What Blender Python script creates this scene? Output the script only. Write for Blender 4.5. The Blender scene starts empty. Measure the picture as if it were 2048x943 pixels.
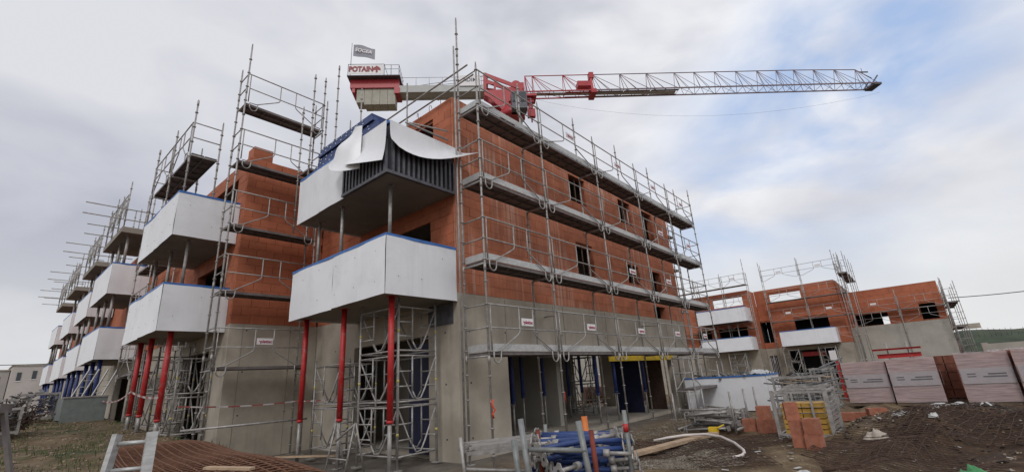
import bpy, math, random
from mathutils import Vector, Matrix, noise
random.seed(7)
R = math.radians
S = bpy.context.scene
COL = S.collection
# ---------------------------------------------------------------- camera
def cam_basis(p, r, y):
    f = Vector((math.cos(p)*math.cos(y), math.cos(p)*math.sin(y), math.sin(p)))
    rt = Vector((math.sin(y), -math.cos(y), 0)); up = rt.cross(f)
    c, s = math.cos(r), math.sin(r)
    return rt*c+up*s, up*c-rt*s, f
cr, cu, cf = cam_basis(R(17.54), R(-3.81), R(40.07))
cd = bpy.data.cameras.new('camera'); camo = bpy.data.objects.new('camera', cd); COL.objects.link(camo)
M = Matrix((cr, cu, -cf)).transposed().to_4x4(); M.translation = Vector((0, 0, 1.6)); camo.matrix_world = M
cd.sensor_width = 36; cd.lens = 36*908/2048; cd.clip_start = .05; cd.clip_end = 3000
S.camera = camo
S.view_settings.view_transform = 'Standard'; S.view_settings.look = 'None'
S.view_settings.exposure = 0.0; S.view_settings.gamma = 1
# ---------------------------------------------------------------- sun + sky
SUN = Vector((-.62, -.40, .68)).normalized()
sl = bpy.data.lights.new('sun', 'SUN'); so = bpy.data.objects.new('sun', sl); COL.objects.link(so)
sl.energy = 1.0; sl.angle = R(14); sl.color = (1, .975, .94)
so.rotation_euler = SUN.to_track_quat('Z', 'Y').to_euler()
W = bpy.data.worlds.new('World'); S.world = W; W.use_nodes = True
nt = W.node_tree; nt.nodes.clear()
def N(t, **k):
    n = nt.nodes.new(t)
    for a, b in k.items():
        if a == 'i':
            for q, v in b.items(): n.inputs[q].default_value = v
        else: setattr(n, a, b)
    return n
L = lambda a, b: nt.links.new(a, b)
def MATH(op, a, b=None, clamp=False):
    n = N('ShaderNodeMath', operation=op, use_clamp=clamp)
    for i, v in enumerate((a, b)):
        if v is None: continue
        if isinstance(v, (int, float)): n.inputs[i].default_value = v
        else: L(v, n.inputs[i])
    return n.outputs[0]
sky = N('ShaderNodeTexSky', sky_type='NISHITA'); sky.sun_disc = False
sky.sun_elevation = math.asin(SUN.z); sky.sun_rotation = math.atan2(SUN.x, SUN.y)
sky.air_density = 1.2; sky.dust_density = 1.5
tc = N('ShaderNodeTexCoord'); DIR = tc.outputs['Generated']
mp = N('ShaderNodeMapping', i={'Scale': (1, 1, 1.9)}); L(DIR, mp.inputs[0])
def NOI(scale, detail, rough=.5, dist=0, w=0):
    n = N('ShaderNodeTexNoise', noise_dimensions='4D', i={'W': w, 'Scale': scale, 'Detail': detail, 'Roughness': rough, 'Distortion': dist})
    L(mp.outputs[0], n.inputs['Vector']); return n.outputs[0]
def BLOB(d, r0, r1):
    n = N('ShaderNodeVectorMath', operation='DISTANCE', i={1: Vector(d).normalized()}); L(DIR, n.inputs[0])
    m = N('ShaderNodeMapRange', interpolation_type='SMOOTHSTEP', i={1: r0, 2: r1, 3: 1, 4: 0}); L(n.outputs['Value'], m.inputs[0])
    return m.outputs[0]
def RAMP(src, *st):
    n = N('ShaderNodeValToRGB'); e = n.color_ramp.elements
    while len(e) < len(st): e.new(.5)
    for el, (p, c) in zip(e, st): el.position = p; el.color = (*c, 1) if len(c) == 3 else c
    L(src, n.inputs[0]); return n.outputs[0]
n1 = NOI(1.5, 4, .48, .2, 2.2); n2 = NOI(4.0, 5, .50, .3, 5.1)
nn = MATH('ADD', MATH('MULTIPLY', n1, .65), MATH('MULTIPLY', n2, .35))
cloud = RAMP(nn, (.38, (.47, .49, .56)), (.47, (.68, .69, .75)), (.57, (.93, .93, .95)))
# openings of blue sky between the clouds (right half of the view and round the rest of the dome)
bl = MATH('ADD', BLOB((.93, .06, .36), .03, .36), MATH('MULTIPLY', BLOB((.87, -.07, .48), .02, .30), .8))
bl = MATH('ADD', bl, MATH('MULTIPLY', BLOB((.90, .27, .30), .02, .22), .55))
gaps = MATH('MULTIPLY', bl, RAMP(NOI(3.0, 5, .52, .3, 8.4), (.36, (0, 0, 0)), (.60, (1, 1, 1))), True)
skb = N('ShaderNodeMix', data_type='RGBA', blend_type='MULTIPLY', i={0: 1.0}); L(sky.outputs[0], skb.inputs[6]); skb.inputs[7].default_value = (.10, .10, .10, 1)
thin = N('ShaderNodeMix', data_type='RGBA', i={0: .72}); L(skb.outputs[2], thin.inputs[6]); thin.inputs[7].default_value = (.50, .66, .98, 1)
mix = N('ShaderNodeMix', data_type='RGBA'); L(gaps, mix.inputs[0]); L(cloud, mix.inputs[6]); L(thin.outputs[2], mix.inputs[7])
# brighter band of cloud towards the horizon, greyer to the left
sep = N('ShaderNodeSeparateXYZ'); L(DIR, sep.inputs[0])
hz = N('ShaderNodeMapRange', interpolation_type='SMOOTHSTEP', i={1: .02, 2: .34, 3: 1, 4: 0}); L(sep.outputs[2], hz.inputs[0])
mix2 = N('ShaderNodeMix', data_type='RGBA'); L(MATH('MULTIPLY', hz.outputs[0], .75), mix2.inputs[0]); L(mix.outputs[2], mix2.inputs[6]); mix2.inputs[7].default_value = (.77, .78, .775, 1)
gd = MATH('MULTIPLY', BLOB((.10, .87, .48), .15, .75), .42)
mix3 = N('ShaderNodeMix', data_type='RGBA'); L(MATH('MULTIPLY', gd, MATH('SUBTRACT', 1.0, hz.outputs[0]), True), mix3.inputs[0]); L(mix2.outputs[2], mix3.inputs[6]); mix3.inputs[7].default_value = (.46, .48, .56, 1)
bg = N('ShaderNodeBackground', i={1: 1.0}); L(mix3.outputs[2], bg.inputs[0])
wo = N('ShaderNodeOutputWorld'); L(bg.outputs[0], wo.inputs[0])
# ---------------------------------------------------------------- materials
MATS = {}
def mat(name, base, rough=.6, metal=0, var=.15, vscale=6, streak=None, bump=0, bscale=30, alpha=1, island=0, stretch=(1, 1, 1), dirt=None, spec=.5, emit=0):
    """procedural material: base colour varied by noise, optional streaks / dirt / bump"""
    global nt
    m = bpy.data.materials.new(name); m.use_nodes = True; nt = m.node_tree
    b = nt.nodes['Principled BSDF']; b.inputs['Roughness'].default_value = rough; b.inputs['Metallic'].default_value = metal
    b.inputs['Specular IOR Level'].default_value = spec
    g = N('ShaderNodeNewGeometry'); pos = g.outputs['Position']
    mp = N('ShaderNodeMapping', i={'Scale': stretch}); L(pos, mp.inputs[0])
    nz = N('ShaderNodeTexNoise', i={'Scale': vscale, 'Detail': 5, 'Roughness': .6}); L(mp.outputs[0], nz.inputs[0])
    c0 = tuple(max(0, x*(1-var)) for x in base); c1 = tuple(min(1, x*(1+var)) for x in base)
    c = RAMP(nz.outputs[0], (.32, c0), (.68, c1))
    def mx(fac, a, bcol, bt='MIX'):
        n = N('ShaderNodeMix', data_type='RGBA', blend_type=bt)
        if isinstance(fac, (int, float)): n.inputs[0].default_value = fac
        else: L(fac, n.inputs[0])
        L(a, n.inputs[6])
        if isinstance(bcol, tuple): n.inputs[7].default_value = (*bcol, 1)
        else: L(bcol, n.inputs[7])
        return n.outputs[2]
    if island:
        oi = N('ShaderNodeObjectInfo')
        rr = MATH('FRACT', MATH('ADD', g.outputs['Random Per Island'], oi.outputs['Random']))
        v = N('ShaderNodeMapRange', i={1: 0, 2: 1, 3: 1-island, 4: 1+island}); L(rr, v.inputs[0])
        c = mx(1.0, c, v.outputs[0], 'MULTIPLY')
    if dirt:   # (colour, scale, lo, hi, amount)
        col, sc, lo, hi, am = dirt
        dn = N('ShaderNodeTexNoise', i={'Scale': sc, 'Detail': 6, 'Roughness': .65, 'Distortion': .4}); L(pos, dn.inputs[0])
        c = mx(MATH('MULTIPLY', RAMP(dn.outputs[0], (lo, (0, 0, 0)), (hi, (1, 1, 1))), am), c, col)
    if streak:  # (colour, xy scale, lo, hi, amount): thin vertical runs
        col, sc, lo, hi, am = streak
        m2 = N('ShaderNodeMapping', i={'Scale': (sc, sc, .16)}); L(pos, m2.inputs[0])
        sn = N('ShaderNodeTexNoise', i={'Scale': 1, 'Detail': 4, 'Roughness': .7}); L(m2.outputs[0], sn.inputs[0])
        m3 = N('ShaderNodeTexNoise', i={'Scale': .55, 'Detail': 2}); L(pos, m3.inputs[0])
        f = MATH('MULTIPLY', RAMP(sn.outputs[0], (lo, (0, 0, 0)), (hi, (1, 1, 1))), RAMP(m3.outputs[0], (.45, (0, 0, 0)), (.62, (1, 1, 1))))
        c = mx(MATH('MULTIPLY', f, am), c, col)
    L(c, b.inputs['Base Color'])
    if bump:
        bn = N('ShaderNodeTexNoise', i={'Scale': bscale, 'Detail': 5, 'Roughness': .6}); L(mp.outputs[0], bn.inputs[0])
        bp = N('ShaderNodeBump', i={'Strength': bump, 'Distance': .02}); L(bn.outputs[0], bp.inputs['Height']); L(bp.outputs[0], b.inputs['Normal'])
    if alpha < 1: b.inputs['Alpha'].default_value = alpha
    if emit: b.inputs['Emission Strength'].default_value = emit
    MATS[name] = m; return m
brick = mat('terracotta', (.44, .150, .078), .85, var=.13, vscale=2.2, island=.11, streak=((.60, .42, .34), 9, .47, .66, .8), bump=.25, bscale=60, dirt=((.26, .075, .04), .9, .45, .75, .25))
brickB = mat('terracotta_plain', (.42, .132, .066), .85, var=.12, vscale=3, island=.09, bump=.3, bscale=60)
brickO = mat('terracotta_weathered', (.17, .065, .042), .9, var=.3, vscale=6, island=.2)
mortar = mat('mortar', (.30, .10, .055), .9, var=.2)
conc = mat('concrete', (.42, .375, .31), .85, var=.14, vscale=1.3, streak=((.13, .12, .10), 4, .5, .75, .45), bump=.15, bscale=25, dirt=((.24, .21, .17), .7, .42, .7, .55))
concL = mat('concrete_light', (.40, .38, .335), .85, var=.10, vscale=1.0, streak=((.24, .23, .2), 3, .5, .75, .4), bump=.12, bscale=25)
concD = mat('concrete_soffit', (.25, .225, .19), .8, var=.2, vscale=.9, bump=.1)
hole = mat('tie_hole', (.03, .03, .03), .9)
white = mat('white_sheet', (.77, .78, .81), .38, var=.035, vscale=1.6, bump=.3, bscale=2.2, dirt=((.50, .50, .51), 1.4, .52, .8, .4), streak=((.46, .45, .45), 6, .5, .72, .35))
blue = mat('blue_paint', (.018, .035, .15), .5, var=.3, vscale=8, dirt=((.20, .20, .23), 9, .62, .75, .4))
blueF = mat('blue_formwork', (.022, .05, .17), .5, var=.25, vscale=6, dirt=((.20, .22, .28), 6, .6, .75, .3))
blueK = mat('dark_blue_panel', (.012, .016, .05), .6, var=.3)
blueR = mat('blue_rail', (.035, .14, .42), .5, var=.25, vscale=5)
red = mat('red_paint', (.42, .016, .018), .5, var=.15, vscale=4, dirt=((.28, .15, .13), 7, .54, .68, .65))
redC = mat('crane_red', (.42, .035, .045), .45, var=.1, vscale=2)
craneW = mat('crane_grey', (.42, .43, .42), .5, var=.08, vscale=2)
jibP = mat('jib_mauve', (.22, .165, .19), .5, var=.1)
jibG = mat('jib_grey', (.34, .34, .38), .5, var=.1)
cwt = mat('counterweight', (.42, .40, .34), .85, var=.12, vscale=1.5)
galv = mat('galvanised', (.33, .315, .30), .48, metal=.25, var=.28, vscale=9, dirt=((.20, .15, .12), 5, .55, .75, .45))
galvG = mat('rack_grey', (.20, .21, .205), .5, metal=.2, var=.25, vscale=9)
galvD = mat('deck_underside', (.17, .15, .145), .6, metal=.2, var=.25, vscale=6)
galvL = mat('galvanised_new', (.46, .46, .455), .42, metal=.3, var=.2, vscale=12, stretch=(1, 1, 4), dirt=((.30, .29, .28), 4, .5, .72, .5))
dark = mat('opening_shade', (.012, .012, .014), .8)  # near-black colour painting the shade inside the back building's openings
ribm = mat('steel_rib', (.10, .10, .115), .5, metal=.3, var=.3)
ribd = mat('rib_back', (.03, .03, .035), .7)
signw = mat('sign_white', (.75, .72, .73), .45, var=.03)
signr = mat('sign_magenta', (.35, .03, .08), .5)
signk = mat('print_dark', (.08, .09, .13), .5)
letr = mat('letter_red', (.24, .008, .02), .5)
flagm = mat('flag_grey', (.33, .33, .38), .8, var=.12, vscale=3)
wood = mat('timber', (.42, .30, .20), .75, var=.25, vscale=5, bump=.2, bscale=40, stretch=(1, 1, 1))
woodD = mat('old_timber', (.14, .10, .07), .8, var=.3, vscale=5)
yellow = mat('yellow_paint', (.62, .42, .02), .55, var=.2)
yblock = mat('yellow_block', (.42, .24, .04), .6, var=.15, island=.12)
rust = mat('rust', (.13, .058, .032), .85, var=.35, vscale=20)
rustD = mat('rust_dark', (.070, .040, .028), .9, var=.35, vscale=14)
orange = mat('orange_tape', (.65, .07, .02), .6, var=.1)
plastic = mat('white_plastic', (.46, .46, .45), .35, var=.1, bump=.4, bscale=9)
greenp = mat('green_plastic', (.04, .22, .07), .4, var=.3, bump=.3)
rubber = mat('hose_plastic', (.60, .55, .52), .5, var=.08)
stone = mat('stones', (.17, .145, .115), .9, var=.3, vscale=30, island=.35)
rubble = mat('rubble', (.22, .165, .115), .9, var=.3, vscale=20, island=.4)
render_w = mat('house_render', (.48, .44, .41), .85, var=.06, vscale=.8)
render_b = mat('house_render_grey', (.40, .37, .35), .85, var=.06, vscale=.8)
glass = mat('window_dark', (.05, .055, .065), .25)
grassm = mat('grass', (.055, .085, .022), .8, var=.5, vscale=2, island=.4)
hillg = mat('hill_grass', (.035, .050, .026), .9, var=.35, vscale=.6, bump=.6, bscale=3)
brickL = mat('terracotta_dusty', (.34, .125, .075), .9, var=.22, vscale=9, island=.12, bump=.5, bscale=45, dirt=((.40, .24, .17), 6, .5, .7, .5))
wrap = mat('pink_wrap', (.50, .40, .395), .3, var=.28, vscale=3, stretch=(.6, .6, 9), bump=.35, bscale=6, alpha=.74)
cable = mat('cable', (.05, .05, .055), .7)
net = mat('orange_net', (.36, .10, .05), .8)
tape_w = mat('tape_white', (.42, .39, .38), .5); tape_r = mat('tape_red', (.25, .06, .05), .5)
scrapm = mat('scrap_grey', (.15, .15, .15), .6, metal=.2, var=.4, vscale=7)
# ---------------------------------------------------------------- mesh builder
class MB:
    def __init__(s): s.v = []; s.f = []; s.s = []
    def add(s, vs, fs, sm=False):
        n = len(s.v); s.v += [tuple(p) for p in vs]
        for f in fs: s.f.append(tuple(i+n for i in f)); s.s.append(sm)
        return s
    def box(s, a, b):
        x0, y0, z0 = (min(a[i], b[i]) for i in range(3)); x1, y1, z1 = (max(a[i], b[i]) for i in range(3))
        return s.add([(x0,y0,z0),(x1,y0,z0),(x1,y1,z0),(x0,y1,z0),(x0,y0,z1),(x1,y0,z1),(x1,y1,z1),(x0,y1,z1)],
            [(0,3,2,1),(4,5,6,7),(0,1,5,4),(1,2,6,5),(2,3,7,6),(3,0,4,7)])
    def bar(s, p, q, w, h, up=(0, 0, 1)):
        p = Vector(p); q = Vector(q); d = (q-p).normalized(); u = Vector(up)
        if abs(d.dot(u)) > .98: u = Vector((1, 0, 0))
        a = d.cross(u).normalized()*(w/2); b = a.cross(d).normalized()*(h/2)
        vs = [p-a-b, p+a-b, p+a+b, p-a+b, q-a-b, q+a-b, q+a+b, q-a+b]
        return s.add(vs, [(0,3,2,1),(4,5,6,7),(0,1,5,4),(1,2,6,5),(2,3,7,6),(3,0,4,7)])
    def tube(s, p, q, r, n=7, r2=None, cap=True):
        p = Vector(p); q = Vector(q); d = q-p
        if d.length < 1e-6: return s
        d.normalize(); u = Vector((0, 0, 1)) if abs(d.z) < .9 else Vector((1, 0, 0))
        a = d.cross(u).normalized(); b = d.cross(a); r2 = r if r2 is None else r2
        k = len(s.v)
        for c, rr in ((p, r), (q, r2)):
            for i in range(n):
                t = 2*math.pi*i/n; s.v.append(tuple(c+a*math.cos(t)*rr+b*math.sin(t)*rr))
        for i in range(n):
            j = (i+1) % n; s.f.append((k+i, k+n+i, k+n+j, k+j)); s.s.append(True)
        if cap:
            s.f.append(tuple(k+i for i in range(n))); s.s.append(False)
            s.f.append(tuple(k+n+i for i in range(n-1, -1, -1))); s.s.append(False)
        return s
    def path(s, pts, r, n=6):
        """one continuous tube along a polyline"""
        P = [Vector(p) for p in pts]; k = len(s.v); a0 = None
        for i, p in enumerate(P):
            d = (P[min(i+1, len(P)-1)]-P[max(i-1, 0)]).normalized()
            u = a0 if a0 is not None else (Vector((0, 0, 1)) if abs(d.z) < .9 else Vector((1, 0, 0)))
            a = (u-d*u.dot(d)).normalized(); a0 = a; b = d.cross(a)
            for j in range(n):
                t = 2*math.pi*j/n; s.v.append(tuple(p+a*math.cos(t)*r+b*math.sin(t)*r))
        for i in range(len(P)-1):
            for j in range(n):
                l = (j+1) % n; o = k+i*n; s.f.append((o+j, o+l, o+n+l, o+n+j)); s.s.append(True)
        s.f.append(tuple(k+n-1-j for j in range(n))); s.s.append(False)
        o = k+(len(P)-1)*n; s.f.append(tuple(o+j for j in range(n))); s.s.append(False)
        return s
    def grid(s, fn, nu, nv, thick=0):
        """surface from fn(u,v); with thickness when asked"""
        P = [[Vector(fn(i/nu, j/nv)) for j in range(nv+1)] for i in range(nu+1)]
        k = len(s.v)
        nor = {}
        for i in range(nu+1):
            for j in range(nv+1):
                du = P[min(i+1, nu)][j]-P[max(i-1, 0)][j]; dv = P[i][min(j+1, nv)]-P[i][max(j-1, 0)]
                nrm = du.cross(dv); nor[i, j] = nrm.normalized() if nrm.length > 1e-9 else Vector((0, 0, 1))
        lay = (0, thick) if thick else (0,)
        for t in lay:
            for i in range(nu+1):
                for j in range(nv+1): s.v.append(tuple(P[i][j]+nor[i, j]*t))
        w = nv+1; m = (nu+1)*w
        for i in range(nu):
            for j in range(nv):
                q = (k+i*w+j, k+(i+1)*w+j, k+(i+1)*w+j+1, k+i*w+j+1)
                s.f.append(q if not thick else q[::-1]); s.s.append(True)
                if thick: s.f.append(tuple(x+m for x in q)); s.s.append(True)
        if thick:
            E = [(i, 0, i+1, 0) for i in range(nu)]+[(i+1, nv, i, nv) for i in range(nu)]+[(0, j+1, 0, j) for j in range(nv)]+[(nu, j, nu, j+1) for j in range(nv)]
            for a, b, c, d in E:
                p, q = k+a*w+b, k+c*w+d; z_ = len(s.v); s.v += [s.v[p], s.v[q], s.v[q+m], s.v[p+m]]; s.f.append((z_, z_+1, z_+2, z_+3)); s.s.append(False)
        return s
    def rock(s, c, r, sq=.7):
        vs = [(1,0,0),(-1,0,0),(0,1,0),(0,-1,0),(0,0,1),(0,0,-1)]
        rt = Matrix.Rotation(random.random()*6.3, 3, 'Z') @ Matrix.Rotation(random.random()*1.2, 3, 'X')
        vv = []
        for v in vs:
            w = rt @ (Vector(v)*r*random.uniform(.6, 1.15)); vv.append((c[0]+w.x, c[1]+w.y, c[2]+w.z*sq))
        return s.add(vv, [(0,2,4),(2,1,4),(1,3,4),(3,0,4),(2,0,5),(1,2,5),(3,1,5),(0,3,5)])
    def me(s, name, m, org=None):
        if org is not None:
            o = Vector(org); vs = [(v[0]-o.x, v[1]-o.y, v[2]-o.z) for v in s.v]
        else: vs = s.v
        me = bpy.data.meshes.new(name); me.from_pydata(vs, [], s.f)
        me.polygons.foreach_set('use_smooth', s.s)
        for x in (m if isinstance(m, (list, tuple)) else [m]): me.materials.append(x)
        me.update(); return me
def thing(name, label, cat, loc=(0, 0, 0), rz=0, group=None, me=None):
    o = bpy.data.objects.new(name, me); COL.objects.link(o)
    o.location = loc; o.rotation_euler = (0, 0, rz); o['label'] = label; o['category'] = cat
    if group: o['group'] = group
    return o
def solo(name, label, cat, mb, m, group=None, loc=None):
    """a thing that is one mesh, built in world coordinates"""
    if loc is None:
        loc = (sum(v[0] for v in mb.v)/len(mb.v), sum(v[1] for v in mb.v)/len(mb.v), min(v[2] for v in mb.v))
    return thing(name, label, cat, loc, 0, group, mb.me(name, m, loc))
def put(name, me, parent, loc=(0, 0, 0), rot=(0, 0, 0), label=None):
    """a part at a local place under its parent"""
    o = bpy.data.objects.new(name, me); COL.objects.link(o); o.parent = parent
    o.location = loc; o.rotation_euler = rot
    if label: o['label'] = label
    return o
def wpart(name, mb, m, parent, label=None, root=None):
    """a part given in world coordinates (its thing must be unrotated); root = the thing when parent is itself a part at the thing's origin"""
    return put(name, mb.me(name, m, (root or parent).location), parent, label=label)
def struct(name, me, loc=(0, 0, 0)):
    o = bpy.data.objects.new(name, me); COL.objects.link(o); o.location = loc; o['kind'] = 'structure'; return o
def dup(o, parent=None, loc=None, rz=None, label=None):
    c = o.copy(); COL.objects.link(c); c.parent = parent
    if loc is not None: c.location = loc
    if rz is not None: c.rotation_euler = (0, 0, rz)
    if label: c['label'] = label
    for ch in list(o.children): dup(ch, c)
    return c
_txt = {}
def text_me(s, size, m, bold=0, ext=.004):
    k = (s, size, m.name, bold)
    if k in _txt: return _txt[k]
    cu_ = bpy.data.curves.new('lettering', 'FONT'); cu_.body = s; cu_.size = size; cu_.extrude = ext; cu_.offset = bold
    cu_.align_x = 'CENTER'; cu_.align_y = 'CENTER'; cu_.resolution_u = 3
    o = bpy.data.objects.new('t', cu_); COL.objects.link(o)
    dg = bpy.context.evaluated_depsgraph_get(); me = bpy.data.meshes.new_from_object(o.evaluated_get(dg))
    bpy.data.objects.remove(o); me.materials.clear(); me.materials.append(m); _txt[k] = me; return me
def sm(a, b, x):
    t = max(0, min(1, (x-a)/(b-a))); return t*t*(3-2*t)
# ---------------------------------------------------------------- ground
def gz(x, y, fine=True):
    z = .75*sm(5, 13, y)*(1-sm(3.5, 5.2, x))+.5*sm(14, 26, y)*(1-sm(4.6, 8, x))
    z += .38*sm(17, 20, y)*(1-sm(4.6, 8, x))*0
    z -= .75*sm(25, 40, x)
    z += .42*math.exp(-((x-14.2)**2/9+(y+.9)**2/3.4))+.22*math.exp(-((x-12.6)**2/2+(y-.7)**2/.8))
    if x > 60: z += .9*sm(60, 120, x)
    if fine:
        a = .06 if not (6.9 < x < 22 and 7.0 < y < 16) else .015
        if math.hypot(x, y) > 80: a = 0
        z += a*noise.fractal(Vector((x*.7, y*.7, 3)), .8, 2.1, 4)
        if x > 7.5 and y < 3.5 and x < 24: z += .075*math.sin(x*1.1+y*4.2+2.6*noise.noise(Vector((x*.5, y*.5, 2))))*sm(3.5, 1.5, y)
        if x > 8 and y < 6 and x < 24: z += .035*noise.noise(Vector((x*3.1, y*3.1, 0)))
    return z
def axis(lo, hi, st, far):
    a = []; x = lo
    while x <= hi: a.append(x); x += st
    s_ = st; x = hi
    while x < far: s_ *= 1.35; x += s_; a.append(x)
    s_ = st; x = lo; b = []
    while x > -far: s_ *= 1.35; x -= s_; b.append(x)
    return b[::-1]+a
GX = axis(-2, 27, .17, 1500); GY = axis(-5, 32, .21, 1500)
g = MB(); ny = len(GY)
g.v = [(x, y, gz(x, y)) for x in GX for y in GY]
for i in range(len(GX)-1):
    for j in range(ny-1): g.f.append((i*ny+j, (i+1)*ny+j, (i+1)*ny+j+1, i*ny+j+1)); g.s.append(True)
gm = bpy.data.materials.new('ground_mud'); gm.use_nodes = True; nt = gm.node_tree; b = nt.nodes['Principled BSDF']
ge = N('ShaderNodeNewGeometry'); P_ = ge.outputs['Position']
def gn(sc, de=6, ro=.6, di=0):
    n = N('ShaderNodeTexNoise', i={'Scale': sc, 'Detail': de, 'Roughness': ro, 'Distortion': di}); L(P_, n.inputs[0]); return n.outputs[0]
def gmix(f, a, c):
    n = N('ShaderNodeMix', data_type='RGBA'); L(f, n.inputs[0])
    for k_, v in ((6, a), (7, c)):
        if isinstance(v, tuple): n.inputs[k_].default_value = (*v, 1)
        else: L(v, n.inputs[k_])
    return n.outputs[2]
xyz = N('ShaderNodeSeparateXYZ'); L(P_, xyz.inputs[0])
def mr(src, a, b_, c=0, d=1):
    n = N('ShaderNodeMapRange', interpolation_type='SMOOTHSTEP', i={1: a, 2: b_, 3: c, 4: d}); L(src, n.inputs[0]); return n.outputs[0]
X_, Y_ = xyz.outputs[0], xyz.outputs[1]
wob = MATH('MULTIPLY', MATH('SUBTRACT', gn(.6), .5), 5.0)
Xw = MATH('ADD', X_, wob); Yw = MATH('ADD', Y_, wob)
dirt_c = RAMP(gn(2.1, 8, .7, .5), (.3, (.085, .056, .034)), (.5, (.16, .115, .070)), (.7, (.27, .21, .135)))
brown = RAMP(gn(3.3, 8, .7, .8), (.3, (.028, .016, .010)), (.52, (.068, .040, .024)), (.70, (.16, .11, .066)))
mud = MATH('MAXIMUM', MATH('MULTIPLY', mr(Yw, 1.6, .2), mr(Xw, 7.5, 9.5)), MATH('MULTIPLY', MATH('MULTIPLY', mr(Yw, 5.0, 4.0), mr(Yw, 2.2, 3.0)), MATH('MULTIPLY', mr(Xw, 8, 9), mr(Xw, 13.5, 12))))
c = gmix(mud, dirt_c, brown)
slabz = MATH('MULTIPLY', mr(Y_, 6.3, 7.6), mr(X_, 4.6, 5.6)); slabz = MATH('MULTIPLY', slabz, mr(X_, 23, 21))
c = gmix(MATH('MULTIPLY', slabz, .8), c, RAMP(gn(1.5, 7, .65), (.3, (.095, .085, .075)), (.7, (.20, .185, .165))))
gr = MATH('MULTIPLY', RAMP(gn(.55, 7, .7, .3), (.50, (0, 0, 0)), (.62, (1, 1, 1))), MATH('MULTIPLY', mr(Xw, 4.4, 2.2), mr(Yw, 5, 9)))
c = gmix(gr, c, RAMP(gn(6), (.3, (.022, .035, .012)), (.7, (.06, .085, .03))))
pud = RAMP(gn(.9, 4, .5, .3), (.56, (0, 0, 0)), (.66, (1, 1, 1)))
L(c, b.inputs['Base Color'])
b.inputs['Specular IOR Level'].default_value = .22
L(N_ := RAMP(gn(1.3, 5), (.40, (.95, .95, .95)), (.66, (.62, .62, .62))), b.inputs['Roughness'])
bp = N('ShaderNodeBump', i={'Strength': .9, 'Distance': .05}); L(gn(9, 9, .75), bp.inputs['Height']); L(bp.outputs[0], b.inputs['Normal'])
struct('ground', g.me('ground', gm))
# ---------------------------------------------------------------- wall helpers (all walls run along X or Y)
def rects(a0, a1, z0, z1, ops):
    A = sorted({a0, a1, *[min(max(o[i], a0), a1) for o in ops for i in (0, 1)]}); out = []
    for p, q in zip(A, A[1:]):
        m = (p+q)/2; zz = [(z0, z1)]
        for o in ops:
            if o[0] < m < o[1]:
                nz_ = []
                for s_, e_ in zz:
                    if o[2] > s_: nz_.append((s_, min(e_, o[2])))
                    if o[3] < e_: nz_.append((max(s_, o[3]), e_))
                zz = [t for t in nz_ if t[1]-t[0] > .01]
        out += [(p, q, s_, e_) for s_, e_ in zz]
    return out
def wallb(mb, ax, c0, c1, a0, a1, z0, z1, ops=()):
    for p, q, s_, e_ in rects(a0, a1, z0, z1, ops):
        if ax == 'X': mb.box((p, c0, s_), (q, c1, e_))
        else: mb.box((c0, p, s_), (c1, q, e_))
    return mb
_bm = {}
def block_me(ax, ln, h, t, m):
    k = (ax, round(ln, 2), h, t, m.name)
    if k not in _bm:
        a = MB(); l2, h2, t2 = k[1]/2, h/2, t/2
        a.box((-l2, -t2, -h2), (l2, t2, h2)) if ax == 'X' else a.box((-t2, -l2, -h2), (t2, l2, h2))
        _bm[k] = a.me('brick', m)
    return _bm[k]
def bricks(parent, ax, face, inw, a0, a1, z0, z1, ops, m, maxn=300, bw=.5, bh=.25, gap=.010, name='brick'):
    """courses of blocks in stretcher bond; face = outer coordinate, inw = +1/-1 inward"""
    cells = []; k = 0; z = z0
    while z < z1-.05:
        h = min(bh, z1-z); a = a0-(bw/2 if k % 2 else 0)
        while a < a1-.02:
            p, q = max(a, a0), min(a+bw, a1); seg = [(p, q)]
            for o in ops:
                if o[2] < z+h/2 < o[3]:
                    ns = []
                    for s_, e_ in seg:
                        if o[1] <= s_ or o[0] >= e_: ns.append((s_, e_)); continue
                        if o[0] > s_: ns.append((s_, o[0]))
                        if o[1] < e_: ns.append((o[1], e_))
                    seg = ns
            for s_, e_ in seg:
                if e_-s_ > .05: cells.append((s_, e_, z, h))
            a += bw
        z += bh; k += 1
    po = parent.location; T = .06
    def key(c):
        m_ = (c[0]+c[1])/2
        return (m_**2+face**2)+(c[2]-1.6)**2
    cells.sort(key=key); rest = MB()
    for i, (s_, e_, zz, h) in enumerate(cells):
        j = random.uniform(-.004, .004); cc = face+inw*T/2+j; mm = (s_+e_)/2; ln = e_-s_-gap; hh = round(h-gap*.6, 3)
        if i < maxn:
            loc = (mm, cc, zz+h/2) if ax == 'X' else (cc, mm, zz+h/2)
            o = put(name, block_me(ax, ln, hh, T, m), parent, (loc[0]-po[0], loc[1]-po[1], loc[2]-po[2]))
        else:
            a = (mm-ln/2, cc-T/2, zz+h/2-hh/2); b_ = (mm+ln/2, cc+T/2, zz+h/2+hh/2)
            if ax == 'Y': a = (a[1], a[0], a[2]); b_ = (b_[1], b_[0], b_[2])
            rest.box(a, b_)
    if rest.v: wpart(name, rest, m, parent)['kind'] = 'stuff'
def ties(parent, ax, face, out, a0, a1, z0, z1, st=(1.25, 1.15), ops=()):
    mb = MB(); a = a0+.35
    while a < a1:
        z = z0+.35
        while z < z1:
            if not any(o[0]-.1 < a < o[1]+.1 and o[2]-.1 < z < o[3]+.1 for o in ops):
                if ax == 'X': mb.tube((a, face+.004, z), (a, face+out*.004, z), .022, 8)
                else: mb.tube((face-out*.004, a, z), (face+out*.004, a, z), .022, 8)
            z += st[1]
        a += st[0]
    wpart('tie_hole', mb, hole, parent)['kind'] = 'stuff'
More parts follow.
